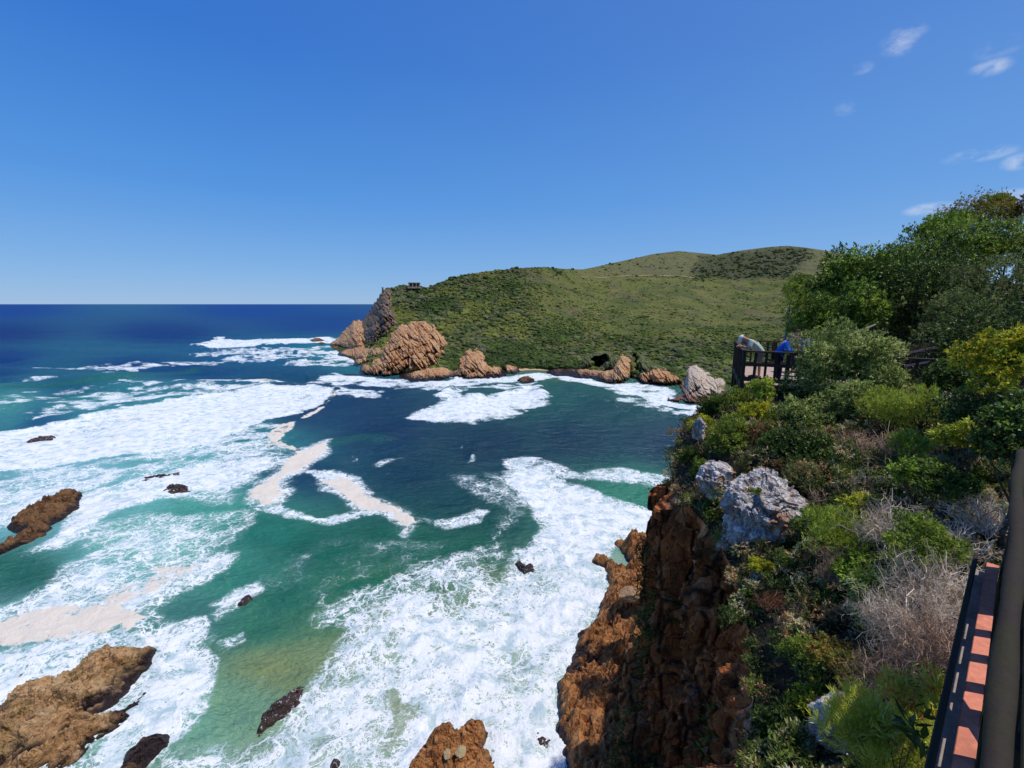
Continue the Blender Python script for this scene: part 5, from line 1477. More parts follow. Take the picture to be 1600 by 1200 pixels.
bush(1060, 690, 13.6, 0.13, 0.10, 'darkgrey', "grey tuft sticking out from the cliff over the water", n=900, L=0.05, W=0.01, seed=54, k=6, drop=0.12)
bush(1096, 742, 11.8, 0.30, 0.42, 'olivegreen', "olive shrub in shade on the cliff left of the blue grey boulder", n=4200, L=0.05, W=0.018, seed=55, k=12, drop=0.5)
bush(1078, 715, 12.6, 0.28, 0.30, 'dark', "dark tuft below the outermost yellow green tuft", n=3000, L=0.05, W=0.02, seed=56, k=10, drop=0.4)

bush(1440, 850, 5.2, 0.42, 0.30, 'olivegreen', "olive bush showing through the grey twigs half way along the railing", n=5200, L=0.05, W=0.016, seed=57, k=16)
bush(1400, 890, 5.6, 0.34, 0.28, 'lime', "light green bush below the brown twigs and uphill of the glossy bush", n=4200, L=0.05, W=0.014, seed=58, k=14)
bush(1345, 900, 6.0, 0.34, 0.26, 'bright', "leafy green bush just below the bright green heath bush", n=3200, L=0.05, W=0.024, seed=59, k=12)
bush(1480, 760, 6.2, 0.34, 0.26, 'dark', "dark green bush behind the bleached long branched twigs", n=3600, L=0.055, W=0.024, seed=60, k=12)
bush(1250, 1030, 5.2, 0.26, 0.26, 'olivegreen', "shaded green bush on the rim between tangle of twigs and olive bush", n=3200, L=0.035, W=0.014, seed=61, k=12)
bush(1345, 740, 8.6, 0.5, 0.4, 'dark', "dark low bush between the two brown leafless thickets", n=5200, L=0.055, W=0.024, seed=62, k=16)
bush(1420, 700, 8.2, 0.42, 0.34, 'lime', "pale green bush at the edge of the brown leafless thicket", n=5200, L=0.06, W=0.012, seed=63, k=14, up=0.8, spread=0.45)

# ---- dry twig bushes
SW = (-0.35, 0.1, 0.2)
dry(1385, 700, 8.6, 0.94, 0.81, 'brown', "brown leafless thicket below the pale feathery heath bush", m0=90, r0=0.0100, seed=1, kids=5)
dry(1330, 690, 9.6, 0.62, 0.65, 'brown', "brown leafless thicket at the foot of the grey green bushes", m0=54, r0=0.0100, seed=2, kids=5)
dry(1192, 672, 11.4, 0.47, 0.44, 'rust', "rust brown dead shrub between green bushes near the rim", m0=42, r0=0.0116, seed=3, kids=5)
dry(1212, 912, 6.6, 0.28, 0.22, 'rust', "rust coloured twig bush at the cliff rim under the large boulder", m0=42, r0=0.0067, seed=4, kids=5)
dry(1330, 880, 6.2, 0.53, 0.39, 'brown', "brown twigs beneath the bright green heath bush", m0=66, r0=0.0067, seed=5, kids=5, sweep=SW)
dry(1415, 790, 6.0, 0.78, 0.55, 'twig', "pale grey twig bush, uppermost of the dry bushes by the railing", m0=57, r0=0.0100, seed=6, kids=5, sweep=SW)
dry(1500, 772, 5.4, 0.62, 0.52, 'twig', "bleached twig bush with long bare branches near the railing's far end", m0=45, r0=0.0116, seed=7, kids=5, sweep=SW)
dry(1492, 850, 4.7, 0.69, 0.55, 'twig', "dense grey twig bush half way along the railing", m0=115, r0=0.0075, seed=8, kids=5, sweep=SW, leaves=500, lpal='olive')
dry(1445, 930, 4.4, 0.65, 0.52, 'twig', "grey twig bush spreading downhill towards the glossy green bush", m0=103, r0=0.0070, seed=9, kids=5, sweep=SW)
dry(1500, 985, 3.9, 0.56, 0.47, 'brown', "shaded brown grey twig bush close against the railing", m0=90, r0=0.0060, seed=10, kids=5, sweep=SW)
dry(1400, 1040, 4.1, 0.50, 0.42, 'brown', "dark twig thicket in the hollow above the needle leaved shrubs", m0=78, r0=0.0063, seed=11, kids=5, sweep=SW)
dry(1270, 960, 6.0, 0.50, 0.44, 'brown', "shadowy tangle of bare twigs in the hollow beside the glossy green bush", m0=66, r0=0.0067, seed=12, kids=5)
dry(1300, 780, 8.0, 0.53, 0.44, 'brown', "brown grey twigs in shade right of the large boulder", m0=48, r0=0.0083, seed=13, kids=5)
dry(1560, 720, 5.8, 0.56, 0.55, 'twig', "pale branching dead shrub under the dark bush at the rail end", m0=42, r0=0.0100, seed=14, kids=5, sweep=SW)
dry(1360, 745, 8.0, 0.44, 0.39, 'twig', "thin pale twigs between the brown thicket and the little yellow sprigs", m0=36, r0=0.0083, seed=15, kids=5)


# ---- low growth nobody could count
def undergrowth():
    rng = np.random.default_rng(99)
    n0 = 240000
    x = np.concatenate([rng.uniform(1.5, 16, n0), rng.uniform(2, 6, n0 // 3)]); y = np.concatenate([rng.uniform(1.0, 22, n0), rng.uniform(1.5, 9, n0 // 3)])
    poly = np.concatenate([EDGE_S[:, :2], [[95, 60], [95, -20], [-14, -20]]])
    sd = sdpoly(x, y, poly)
    k = (sd < 0.05) & (sd > -9)
    nn = fbm(x / .7, y / .7, 0, 4, 201)
    k &= rng.random(len(x)) < sstep(-0.35, 0.25, nn) * 0.9 + 0.1
    # nothing grows through the two decks
    dn = x * 0.659 - y * 0.752
    k &= ~((dn > -0.12) & (y < 4.9))
    dk = sdpoly(x, y, np.array([(7.3, 14.4), (9.2, 18.5), (13.6, 17.8), (12.4, 11.6)]))
    k &= dk > 0.1
    x, y = x[k], y[k]; z, _ = land_z(x, y)
    n = len(x)
    P = np.stack([x, y, H + z + rng.uniform(-0.05, 0.16, n) * (1 + fbm(x, y, 3, 2, 203))], -1)
    ax = unit(rng.normal(size=(n, 3)) * 0.8 + np.array([-0.1, 0, 0.7]))
    pal = np.array(PAL['dark'] + PAL['olivegreen'] + PAL['brown'] + PAL['darkgrey'])
    pt = fbm(x / 1.1, y / 1.1, 5, 3, 205)
    i = np.clip(((pt * 1.4 + 0.5) * len(pal) + rng.normal(0, 2, n)).astype(int), 0, len(pal) - 1)
    col = pal[i] * rng.uniform(.5, 1.1, n)[:, None]
    dist = np.sqrt(x * x + y * y)
    sc = np.clip(dist / 9, 0.55, 1.6)
    side = rng.uniform(0.7, 1.3, n)
    V, F_, C = leaf_quads(P, ax * (sc * side)[:, None], rng, 0.075, 0.022, col)
    Vs, Fs, Cs, off = [V], [F_], [C], len(V)
    for q in range(560):
        xx, yy = rng.uniform(1.8, 15), rng.uniform(1.5, 21)
        if rng.random() < 0.5: xx, yy = rng.uniform(2, 8), rng.uniform(2, 10)
        s_ = sdpoly(np.array([xx]), np.array([yy]), poly)[0]
        if s_ > 0.0 or s_ < -8 or sdpoly(np.array([xx]), np.array([yy]), DECK_POLY)[0] < 0.4 or (xx * .659 - yy * .752 > -0.2 and yy < 4): continue
        r_ = rng.uniform(0.14, 0.42) * (0.6 + 0.04 * yy)
        (v2, f2, c2), _ = foliage(rng, r_, r_, r_ * .8, 900, 0.05 + 0.002 * yy, 0.018, pal[rng.integers(0, len(pal), 3)] * 0.75, 8)
        v2 = v2 + np.array([xx, yy, H + lz(xx, yy) + 0.3 * r_])
        Vs.append(v2); Fs.append(f2 + off); Cs.append(c2); off += len(v2)
    # grass and small shrubs draping over the rim
    for q in range(260):
        i = rng.integers(0, len(EDGE_S)); ex, ey, ez = EDGE_S[i]
        if ey < 1 or ey > 21: continue
        r_ = rng.uniform(0.10, 0.26)
        (v2, f2, c2), _ = foliage(rng, r_, r_, r_ * .7, 500, 0.05, 0.014, pal[rng.integers(0, len(pal), 2)] * 0.85, 6)
        v2 = v2 + np.array([ex + rng.normal(0, .12), ey + rng.normal(0, .12), H + ez + 0.08])
        Vs.append(v2); Fs.append(f2 + off); Cs.append(c2); off += len(v2)
    V, F_, C = np.concatenate(Vs), np.concatenate(Fs), np.concatenate(Cs)
    tag(mesh_np("undergrowth", V, F_, M['leaf'], {"Col": C}, smooth=False), "low mixed undergrowth carpeting the cliff-top slope", "undergrowth", kind="stuff")


undergrowth()


def cliff_plants():
    rng = np.random.default_rng(77)
    X, Y, Z, N = CLIFF
    m = 260000
    i = rng.integers(0, X.shape[0], m); j = rng.integers(0, X.shape[1], m)
    x, y, z = X[i, j], Y[i, j], Z[i, j]
    k = (y > 1.0) & (y < 22)
    x, y, z, i = x[k], y[k], z[k], i[k]
    f = fbm(x / 1.6 + z * 0.02, y / 1.6, z / 3.2, 4, 301)
    thr = 0.07 - 0.0 * z
    k = rng.random(len(x)) < sstep(thr, thr + 0.16, f + 0.10 * sstep(34, 26, z))
    x, y, z, i = x[k][:120000], y[k][:120000], z[k][:120000], i[k][:120000]
    n = len(x)
    nr = np.concatenate([N[i], np.full((n, 1), 0.5)], 1)
    P = np.stack([x, y, z], -1) + nr * rng.uniform(-0.03, 0.16, n)[:, None]
    ax = unit(nr + rng.normal(size=(n, 3)) * 0.7 + np.array([0, 0, -0.3]))
    pal = np.array(PAL['dark'] + PAL['dark'] + PAL['olivegreen'] + [G(64, 92, 34)])
    col = pal[rng.integers(0, len(pal), n)] * rng.uniform(.8, 1.7, n)[:, None]
    sc = np.clip((H - z) / 9, 0.7, 2.6)
    V, F_, C = leaf_quads(P, ax * sc[:, None], rng, 0.12, 0.035, col)
    tag(mesh_np("cliff_foliage", V, F_, M['leaf'], {"Col": C}, smooth=False), "green creepers and tufts clinging to the cliff face", "creeper", kind="stuff")


cliff_plants()
# ------------------------------------------------------------------ the viewing deck, its people and the rails
DZ = H - 2.52           # deck floor height
NC = np.array([7.50, 14.40]); FC = np.array([9.20, 18.40]); BR = np.array([13.4, 17.6]); NR = np.array([12.2, 11.7])


def rail_run(parent, a, b, z0, posts, rails=((1.03, 0.13, 0.05), (0.62, 0.04, 0.10), (0.14, 0.05, 0.14)), mat='deck_wood', pickets=True, seed=1, ends=(True, True)):
    rng = random.Random(seed)
    a = Vector((*a, z0)); b = Vector((*b, z0)); d = (b - a); L = d.length; d.normalize()
    for k in range(posts):
        if (k == 0 and not ends[0]) or (k == posts - 1 and not ends[1]): continue
        p = a + d * (L * k / (posts - 1))
        m = MB(); m.beam(p + Vector((0, 0, -0.9)), p + Vector((0, 0, 1.0)), 0.11, 0.11); m.build("post", M[mat], parent)
    for z, w, h in rails:
        m = MB(); o_ = d.cross(Vector((0, 0, 1))) * (0.075 if h > w else 0.0)
        m.beam(a + Vector((0, 0, z)) + o_ - d * 0.06, b + Vector((0, 0, z)) + o_ + d * 0.06, w, h); m.build("rail", M[mat], parent)
    if pickets:
        n = int(L / 0.30)
        for k in range(1, n):
            p = a + d * (L * k / n + rng.uniform(-0.02, 0.02)) - d.cross(Vector((0, 0, 1))) * 0.045
            m = MB(); m.beam(p + Vector((0, 0, 0.08)), p + Vector((0, 0, 0.99)), 0.075, 0.022); m.build("slat", M[mat], parent)


deck = empty("viewing_deck", (10.5, 15.5, DZ), "weathered wooden viewing deck on the cliff edge with slatted railing", "viewing deck")
dv = Vector((*(NR - NC), 0)).normalized()
nb = 26
fl = MB()
for k in range(nb):
    f0, f1 = (k + 0.04) / nb, (k + 0.96) / nb
    a0 = NC + (FC - NC) * f0; a1 = NC + (FC - NC) * f1; b0 = NR + (BR - NR) * f0; b1 = NR + (BR - NR) * f1
    vs8 = [(*a0, DZ - 0.04), (*b0, DZ - 0.04), (*b1, DZ - 0.04), (*a1, DZ - 0.04), (*a0, DZ), (*b0, DZ), (*b1, DZ), (*a1, DZ)]
    fl.add(vs8, [(3, 2, 1, 0), (4, 5, 6, 7), (0, 1, 5, 4), (1, 2, 6, 5), (2, 3, 7, 6), (3, 0, 4, 7)])
fl.build("floor", M['deck_floor'], deck)
m = MB()
for q0, q1 in ((NC, NR), (NC, FC), (FC, BR)):
    m.beam((*q0, DZ - 0.16), (*q1, DZ - 0.16), 0.06, 0.20)
m.build("joist", M['deck_wood'], deck)
rail_run(deck, NC, FC, DZ, 4, seed=1)
rail_run(deck, NC, NC + (NR - NC) * 0.9, DZ, 5, seed=2, ends=(False, True))
rail_run(deck, FC, BR, DZ, 4, seed=3, ends=(False, True))


def rails_only(name, label, pts, n_posts, heights, mat='deck_wood', cat="railing", w=0.07, pw=0.10):
    base = Vector(pts[0]) - Vector((0, 0, heights[0])); e = empty(name, base, label, cat)
    pts = [Vector(p) for p in pts]
    for h in heights:
        m = MB()
        for a, b in zip(pts[:-1], pts[1:]):
            m.beam(a + Vector((0, 0, h - heights[0])), b + Vector((0, 0, h - heights[0])), w, w * 1.1)
        m.build("rail", M[mat], e)
    for k in range(n_posts):
        s = k / (n_posts - 1) * (len(pts) - 1); i = min(int(s), len(pts) - 2); p = pts[i].lerp(pts[i + 1], s - i)
        m = MB(); m.beam(p + Vector((0.05, 0.05, -heights[0] - 0.4)), p + Vector((0.05, 0.05, 0.0)), pw, pw); m.build("post", M['deck_wood'], e)
    return e


rails_only("boardwalk_railing", "three dark horizontal boardwalk rails under the dense dark tree", [at(1336, 570, 16.2), at(1395, 556, 15.2), at(1462, 543, 14.0)], 5, (1.05, 0.62, 0.25), 'rail_grey')
rails_only("stair_railing", "sloping pale handrail behind the largest grey green bush", [at(1318, 590, 15.6), at(1356, 562, 15.4)], 2, (0.95, 0.5), 'rail_grey', w=0.06)
rails_only("upper_railing", "short pale handrail slanting in the shadow of the dense dark tree", [at(1325, 525, 17.5), at(1368, 507, 18.4)], 2, (0.9,), 'rail_grey', w=0.045, pw=0.05)


# ---------------------------------------------------------------- people (skin modifier bodies)
def skin(name, verts, edges, radii, mat, parent, sub=2, root=0):
    """verts as points, radii (rx, ry) per point; one continuous surface"""
    me = bpy.data.meshes.new(name)
    o_ = Vector(parent.location) if parent is not None else Vector((0, 0, 0))
    me.from_pydata([tuple(Vector(v) - o_) for v in verts], edges, [])
    me.update()
    o = bpy.data.objects.new(name, me); COL.objects.link(o)
    if parent is not None: o.parent = parent
    o.modifiers.new("skin", 'SKIN'); o.modifiers["skin"].use_smooth_shade = True
    if not me.skin_vertices:
        bm = bmesh.new(); bm.from_mesh(me); bm.verts.layers.skin.verify(); bm.to_mesh(me); bm.free()
    for i, sv in enumerate(me.skin_vertices[0].data):
        r = radii[i]; sv.radius = (r, r) if np.isscalar(r) else r
        sv.use_root = (i == root)
    if sub: s = o.modifiers.new("sub", 'SUBSURF'); s.levels = sub; s.render_levels = sub
    me.materials.append(mat)
    return o


SKIN_M = plain_mat("sunburnt_skin", (0.42, 0.21, 0.14), 0.55, 0.4, 0.08, 20)
CLOTH = {}


def cloth(name, col):
    if name not in CLOTH: CLOTH[name] = plain_mat(name, col, 0.9, 0.15, 0.15, 30, 0.2)
    return CLOTH[name]


def blob(name, c, s, mat, parent, rot=None, sub=3, cut=None):
    v, f = ico(sub)
    if cut is not None:
        keep = v[:, 2] > cut
        f = f[keep[f].all(1)]
    q = v * np.array(s)
    if rot is not None: q = q @ np.array(rot.to_matrix()).T
    o = mesh_np(name, q + np.array(c) - np.array(parent.location), f, mat, smooth=True, parent=parent)
    return o


def person(foot, face, label, pose, shirt, trousers, hair, extra=None):
    """foot: point between the feet, face: unit direction (x, y) the chest turns to; pose: joint offsets (forward, side, up)"""
    e = empty("person", foot, label, "person")
    f = Vector((face[0], face[1], 0)).normalized(); s = Vector((f.y, -f.x, 0)); b = Vector(foot)
    def J(k): x, y, z = pose[k]; return b + f * x + s * y + Vector((0, 0, z))
    P = {k: J(k) for k in pose if k not in ('look', 'long', 'trousers')}
    names = ['pelvis', 'waist', 'chest', 'neck', 'headb', 'head', 'crown', 'shl', 'ell', 'wrl', 'pal', 'shr', 'elr', 'wrr', 'par', 'hil', 'knl', 'anl', 'tol', 'hir', 'knr', 'anr', 'tor']
    idx = {k: i for i, k in enumerate(names)}
    hd = (P['head'] - P['neck']).normalized()
    P['headb'] = P['neck'].lerp(P['head'], 0.55); P['crown'] = P['head'] + hd * 0.085
    vs = [P[k] for k in names]
    rad = dict(pelvis=(.15, .11), waist=(.14, .11), chest=(.16, .115), neck=.055, headb=(.062, .07), head=(.078, .095), crown=(.05, .06), shl=.062, ell=.045, wrl=.030, pal=(.040, .018), shr=.062, elr=.045, wrr=.030, par=(.040, .018),
               hil=.085, knl=.058, anl=.042, tol=(.042, .03), hir=.085, knr=.058, anr=.042, tor=(.042, .03))
    rr = [rad[k] for k in names]
    E = [('pelvis', 'waist'), ('waist', 'chest'), ('chest', 'neck'), ('neck', 'headb'), ('headb', 'head'), ('head', 'crown'), ('chest', 'shl'), ('shl', 'ell'), ('ell', 'wrl'), ('wrl', 'pal'), ('chest', 'shr'), ('shr', 'elr'), ('elr', 'wrr'), ('wrr', 'par'),
         ('pelvis', 'hil'), ('hil', 'knl'), ('knl', 'anl'), ('anl', 'tol'), ('pelvis', 'hir'), ('hir', 'knr'), ('knr', 'anr'), ('anr', 'tor')]
    ed = [(idx[a], idx[c]) for a, c in E]
    # five fingers on each hand
    for sd in ('l', 'r'):
        d = (P['pa' + sd] - P['wr' + sd]).normalized()
        sv = d.cross(Vector((0, 0, 1))); sv = sv.normalized() if sv.length > 0.1 else s
        up = sv.cross(d)
        for k, (off, ln) in enumerate([(-.027, .060), (-.009, .070), (.009, .066), (.027, .052)]):
            p0 = P['pa' + sd] + sv * off + d * 0.015; p1 = p0 + d * ln * .55 - up * 0.008; p2 = p1 + d * ln * .4 - up * 0.024
            i0 = len(vs); vs += [p0, p1, p2]; rr += [.010, .009, .007]; ed += [(idx['pa' + sd], i0), (i0, i0 + 1), (i0 + 1, i0 + 2)]
        th = P['wr' + sd].lerp(P['pa' + sd], 0.5) + sv * (-.035); t1 = th + d * .03 - sv * .02; i0 = len(vs)
        vs += [th, t1]; rr += [.011, .008]; ed += [(idx['pa' + sd], i0), (i0, i0 + 1)]
    body = skin("body", vs, ed, rr, SKIN_M, e)
    # face
    side = hd.cross(f) if abs(hd.dot(f)) < .95 else s
    look = pose.get('look')
    lk = (f * look[0] + s * look[1] + Vector((0, 0, look[2]))).normalized() if look else f
    lk = (lk - hd * lk.dot(hd)).normalized(); sd_ = lk.cross(hd)
    hc = P['head']
    fm = MB()
    fm.tube([hc + lk * .085 + hd * .02, hc + lk * .115 - hd * .012, hc + lk * .092 - hd * .022], [.009, .013, .012], 6)
    nose = fm.build("nose", SKIN_M, e, True)
    for q in (-1, 1):
        blob("ear", hc + sd_ * (.079 * q) - lk * .005, (.012, .022, .03), SKIN_M, e, sub=2)
        blob("eye", hc + sd_ * (.033 * q) + lk * .083 + hd * .02, (.012, .012, .009), cloth("eye_dark", (.02, .015, .012)), e, sub=1)
    mm = MB(); mm.beam(hc + lk * .086 - hd * .047 - sd_ * .024, hc + lk * .086 - hd * .047 + sd_ * .024, .012, .012, up=hd); mm.build("mouth", cloth("lips", (.28, .10, .08)), e)
    # hair: a cap over the skull
    q = hd.to_track_quat('Z', 'Y')
    hv = hc + hd * .022 - lk * .014
    if hair: blob("hair", hv, (.096, .106, .098), cloth(*hair), e, q, 3, -0.15)
    # clothes: loose tubes over torso and limbs
    tv = [P['pelvis'] - Vector((0, 0, .03)), P['waist'], P['chest'], P['chest'].lerp(P['neck'], .55), P['shl'], P['shl'].lerp(P['ell'], .95), P['shr'], P['shr'].lerp(P['elr'], .95)]
    tr = [(.185, .15), (.185, .15), (.205, .16), .10, .095, .075, .095, .075]
    te = [(0, 1), (1, 2), (2, 3), (2, 4), (4, 5), (2, 6), (6, 7)]
    if pose.get('long'):
        tv += [P['ell'].lerp(P['wrl'], .93), P['elr'].lerp(P['wrr'], .93)]; tr += [.05, .05]; te += [(5, 8), (7, 9)]
    skin("shirt" if not pose.get('long') else "jacket", tv, te, tr, cloth(*shirt), e, root=1)
    kn = .96 if pose.get('trousers') else .88
    pv = [P['pelvis'] + Vector((0, 0, .02)), P['hil'], P['hil'].lerp(P['knl'], kn), P['hir'], P['hir'].lerp(P['knr'], kn)]
    pr = [(.16, .125), .105, .088, .105, .088]; pe = [(0, 1), (1, 2), (0, 3), (3, 4)]
    if pose.get('trousers'):
        pv += [P['knl'].lerp(P['anl'], .95), P['knr'].lerp(P['anr'], .95)]; pr += [.07, .07]; pe += [(2, 5), (4, 6)]
    skin("trousers" if pose.get('trousers') else "shorts", pv, pe, pr, cloth(*trousers), e)
    for k in ('l', 'r'):
        mm = MB(); mm.tube([P['an' + k] - f * .06 + Vector((0, 0, -.035)), P['an' + k] + f * .05 + Vector((0, 0, -.035)), P['to' + k] + f * .05 + Vector((0, 0, .0))], [.042, .048, .03], 8); mm.build("shoe", cloth("shoe_leather", (.10, .07, .05)), e, True)
    if extra: extra(e, P, hc, hd, lk, sd_)
    return e


lean = dict(pelvis=(-.12, 0, .90), waist=(-.02, 0, 1.06), chest=(.18, 0, 1.24), neck=(.36, 0, 1.33), head=(.49, 0, 1.36), shl=(.27, -.20, 1.25), ell=(.34, -.25, 1.02), wrl=(.50, -.14, 1.10), pal=(.57, -.11, 1.09), shr=(.27, .20, 1.25), elr=(.32, .26, 1.02), wrr=(.50, .18, 1.10), par=(.57, .15, 1.09),
            hil=(-.12, -.10, .86), knl=(-.08, -.11, .47), anl=(-.10, -.11, .08), tol=(.06, -.12, .03), hir=(-.12, .10, .86), knr=(-.02, .11, .47), anr=(-.03, .11, .08), tor=(.13, .12, .03), look=(.75, 0, -.66))


def cap(e, P, hc, hd, lk, sd_):
    m = MB(); m.tube([hc + hd * .06 + lk * .06, hc + hd * .05 + lk * .17], [.07, .035], 10); m.build("cap_peak", cloth("white_cap", (.74, .73, .72)), e, True)


def cap2(e, P, hc, hd, lk, sd_):
    q = hd.to_track_quat('Z', 'Y')
    blob("cap", hc + hd * .03, (.104, .112, .10), cloth("white_cap", (.74, .73, .72)), e, q, 3, 0.05); cap(e, P, hc, hd, lk, sd_)


person((8.42, 15.35, DZ), (-0.93, 0.2), "person in pale grey green shirt and white cap bent over the deck corner rail", lean, ("grey_green_shirt", (.42, .48, .42)), ("khaki_shorts", (.20, .17, .13)), ("white_hair", (.66, .65, .64)), cap2)


def shades(e, P, hc, hd, lk, sd_):
    m = MB(); m.beam(hc + lk * .088 + hd * .02 - sd_ * .075, hc + lk * .088 + hd * .02 + sd_ * .075, .03, .045, up=hd)
    for q in (-1, 1): m.beam(hc + lk * .088 + hd * .022 + sd_ * (.08 * q), hc - lk * .0 + hd * .022 + sd_ * (.088 * q), .012, .014, up=hd)
    m.build("sunglasses", cloth("dark_lens", (.012, .010, .010)), e)


blue = dict(lean); blue.update(pelvis=(-.10, 0, .90), waist=(-.04, 0, 1.06), chest=(.06, 0, 1.22), neck=(.14, 0, 1.36), head=(.22, 0, 1.45), shl=(.08, -.20, 1.28), ell=(.10, -.27, 1.04), wrl=(.34, -.22, 1.07), pal=(.42, -.20, 1.08), shr=(.08, .20, 1.28), elr=(.12, .26, 1.04), wrr=(.34, .14, 1.07), par=(.42, .11, 1.08), look=(.96, .1, -.25), long=True, trousers=True)
person((8.72, 14.42, DZ), (0.80, -0.45), "person in bright blue jacket and sunglasses leaning at the deck railing", blue, ("blue_jacket", (.018, .13, .62)), ("navy_trousers", (.02, .022, .035)), ("brown_grey_hair", (.20, .14, .10)), shades)

stand = dict(pelvis=(0, 0, .88), waist=(0, 0, 1.02), chest=(.01, 0, 1.2), neck=(.01, 0, 1.38), head=(.03, 0, 1.49), shl=(.01, -.19, 1.28), ell=(.08, -.24, 1.05), wrl=(.26, -.16, 1.02), pal=(.33, -.14, 1.02), shr=(.01, .19, 1.28), elr=(.12, .24, 1.22), wrr=(.2, .16, 1.44), par=(.21, .14, 1.52),
             hil=(0, -.10, .84), knl=(.02, -.11, .46), anl=(0, -.11, .08), tol=(.15, -.12, .03), hir=(0, .10, .84), knr=(.02, .11, .46), anr=(0, .11, .08), tor=(.15, .12, .03), look=(.95, -.2, -.1), long=False, trousers=True)
p3 = at(1261, 540, 15.6)
person((float(p3[0]), float(p3[1]), DZ + 0.0), (-0.75, -0.4), "person with raised hand and pink face, mostly hidden behind the largest bush", stand, ("blue_top", (.05, .15, .5)), ("navy_trousers", (.02, .022, .035)), ("auburn_hair", (.16, .06, .035)))
p4 = at(1243, 540, 16.6)
st2 = dict(stand); st2.update(elr=(.04, .25, 1.05), wrr=(.2, .2, 1.02), par=(.27, .18, 1.01))
person((float(p4[0]), float(p4[1]), DZ + 0.0), (0.6, -0.5), "person with dark brown hair between the blue jacket and the pink faced person", st2, ("grey_top", (.2, .19, .2)), ("navy_trousers", (.02, .022, .035)), ("dark_brown_hair", (.07, .035, .025)))


# ---------------------------------------------------------------- the railing right under the camera
D = Vector((0.752, 0.659, 0)); NN = Vector((0.659, -0.752, 0))
def FP(s, n, z): return D * s + NN * n + Vector((0, 0, H + z))


fence = empty("handrail_fence", FP(2.4, 0.04, -1.66), "mossy wooden railing, coloured dark for shade, with a red stained foot board, running along the platform edge", "railing")
def fb(name, p, q, w, h, mat, up=(0, 0, 1), ch=0.2):
    m = MB(); n_ = 14
    m.beam(p, q, w, h, up, ch); return m.build(name, M[mat], fence)


S0, S1 = -0.6, 4.3
mt = MB()
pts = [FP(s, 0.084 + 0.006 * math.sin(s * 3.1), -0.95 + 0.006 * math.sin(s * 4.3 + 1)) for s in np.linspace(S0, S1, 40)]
mt.tube(pts, [0.026 + 0.003 * math.sin(s * 5.0) for s in np.linspace(0, 9, 40)], 14); mt.build("top_rail", M['rail_moss_shade'], fence, True)
fb("shade_plank", FP(S0, 0.185, -1.00), FP(S1, 0.185, -1.00), 0.13, 0.05, 'rail_shade_dark')  # added plank, coloured dark in place of shade inside the railing
fb("middle_rail", FP(S0, 0.150, -1.32), FP(S1, 0.150, -1.32), 0.04, 0.09, 'rail_shade_dark')
fb("foot_board", FP(S0, 0.062, -1.76), FP(S1, 0.062, -1.76), 0.060, 0.035, 'rail_red', ch=0.08)
fb("edge_rail", FP(S0, -0.022, -1.74), FP(S1, -0.022, -1.74), 0.026, 0.08, 'rail_moss_shade')
fb("ledge_board", FP(S0, 0.012, -1.83), FP(S1, 0.012, -1.83), 0.05, 0.03, 'rail_grey', ch=0.05)
fb("sun_stop_panel", FP(3.62, 0.155, -1.60), FP(S1, 0.155, -1.60), 0.02, 0.42, 'rail_shade_dark', ch=0.1)  # added panel, stops the sun reaching the far end of the foot board
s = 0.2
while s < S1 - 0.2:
    fb("baluster", FP(s, 0.118, -1.80), FP(s, 0.118, -1.03), 0.024, 0.075, 'rail_shade_dark', up=tuple(D))
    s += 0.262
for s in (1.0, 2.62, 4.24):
    fb("post", FP(s, 0.142, -2.8), FP(s, 0.142, -1.02), 0.09, 0.05, 'rail_shade_dark', up=tuple(D))
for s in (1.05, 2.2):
    fb("brace", FP(s + 0.06, 0.195, -1.76), FP(s + 0.75, 0.195, -1.06), 0.03, 0.06, 'rail_shade_dark')

plat = empty("platform_deck", FP(2.4, 0.9, -1.66), "platform boards behind the mossy railing, shade put into their dark colour", "platform")
for k in range(12):
    n0 = 0.23 + k * 0.145
    m = MB(); m.beam(FP(S0 - 1, n0 + 0.068, -1.80), FP(S1, n0 + 0.068, -1.80), 0.136, 0.04, chamfer=0.1); m.build("board", M['rail_shade_dark'], plat)  # shade over the platform is put into the board colour
for s in (0.2, 2.2, 4.1):
    for n0 in (0.32, 1.6):
        m = MB(); m.beam(FP(s, n0, -4.2), FP(s, n0, -1.83), 0.14, 0.14); m.build("support_post", M['rail_shade_dark'], plat)
# ------------------------------------------------------------------ sky and sun
w = bpy.data.worlds.new("World"); scn.world = w; w.use_nodes = True
nt = w.node_tree; nt.nodes.clear()
def wn(t, **k):
    nd = nt.nodes.new(t)
    for a, b in k.items(): setattr(nd, a, b)
    return nd
sky = wn("ShaderNodeTexSky", sky_type='NISHITA'); sky.sun_disc = False
sky.sun_elevation = SUN_EL; sky.sun_rotation = math.atan2(SUN_DIR[0], SUN_DIR[1])
sky.altitude = 50; sky.air_density = 1.0; sky.dust_density = 0.0; sky.ozone_density = 1.6
geo = wn("ShaderNodeTexCoord")
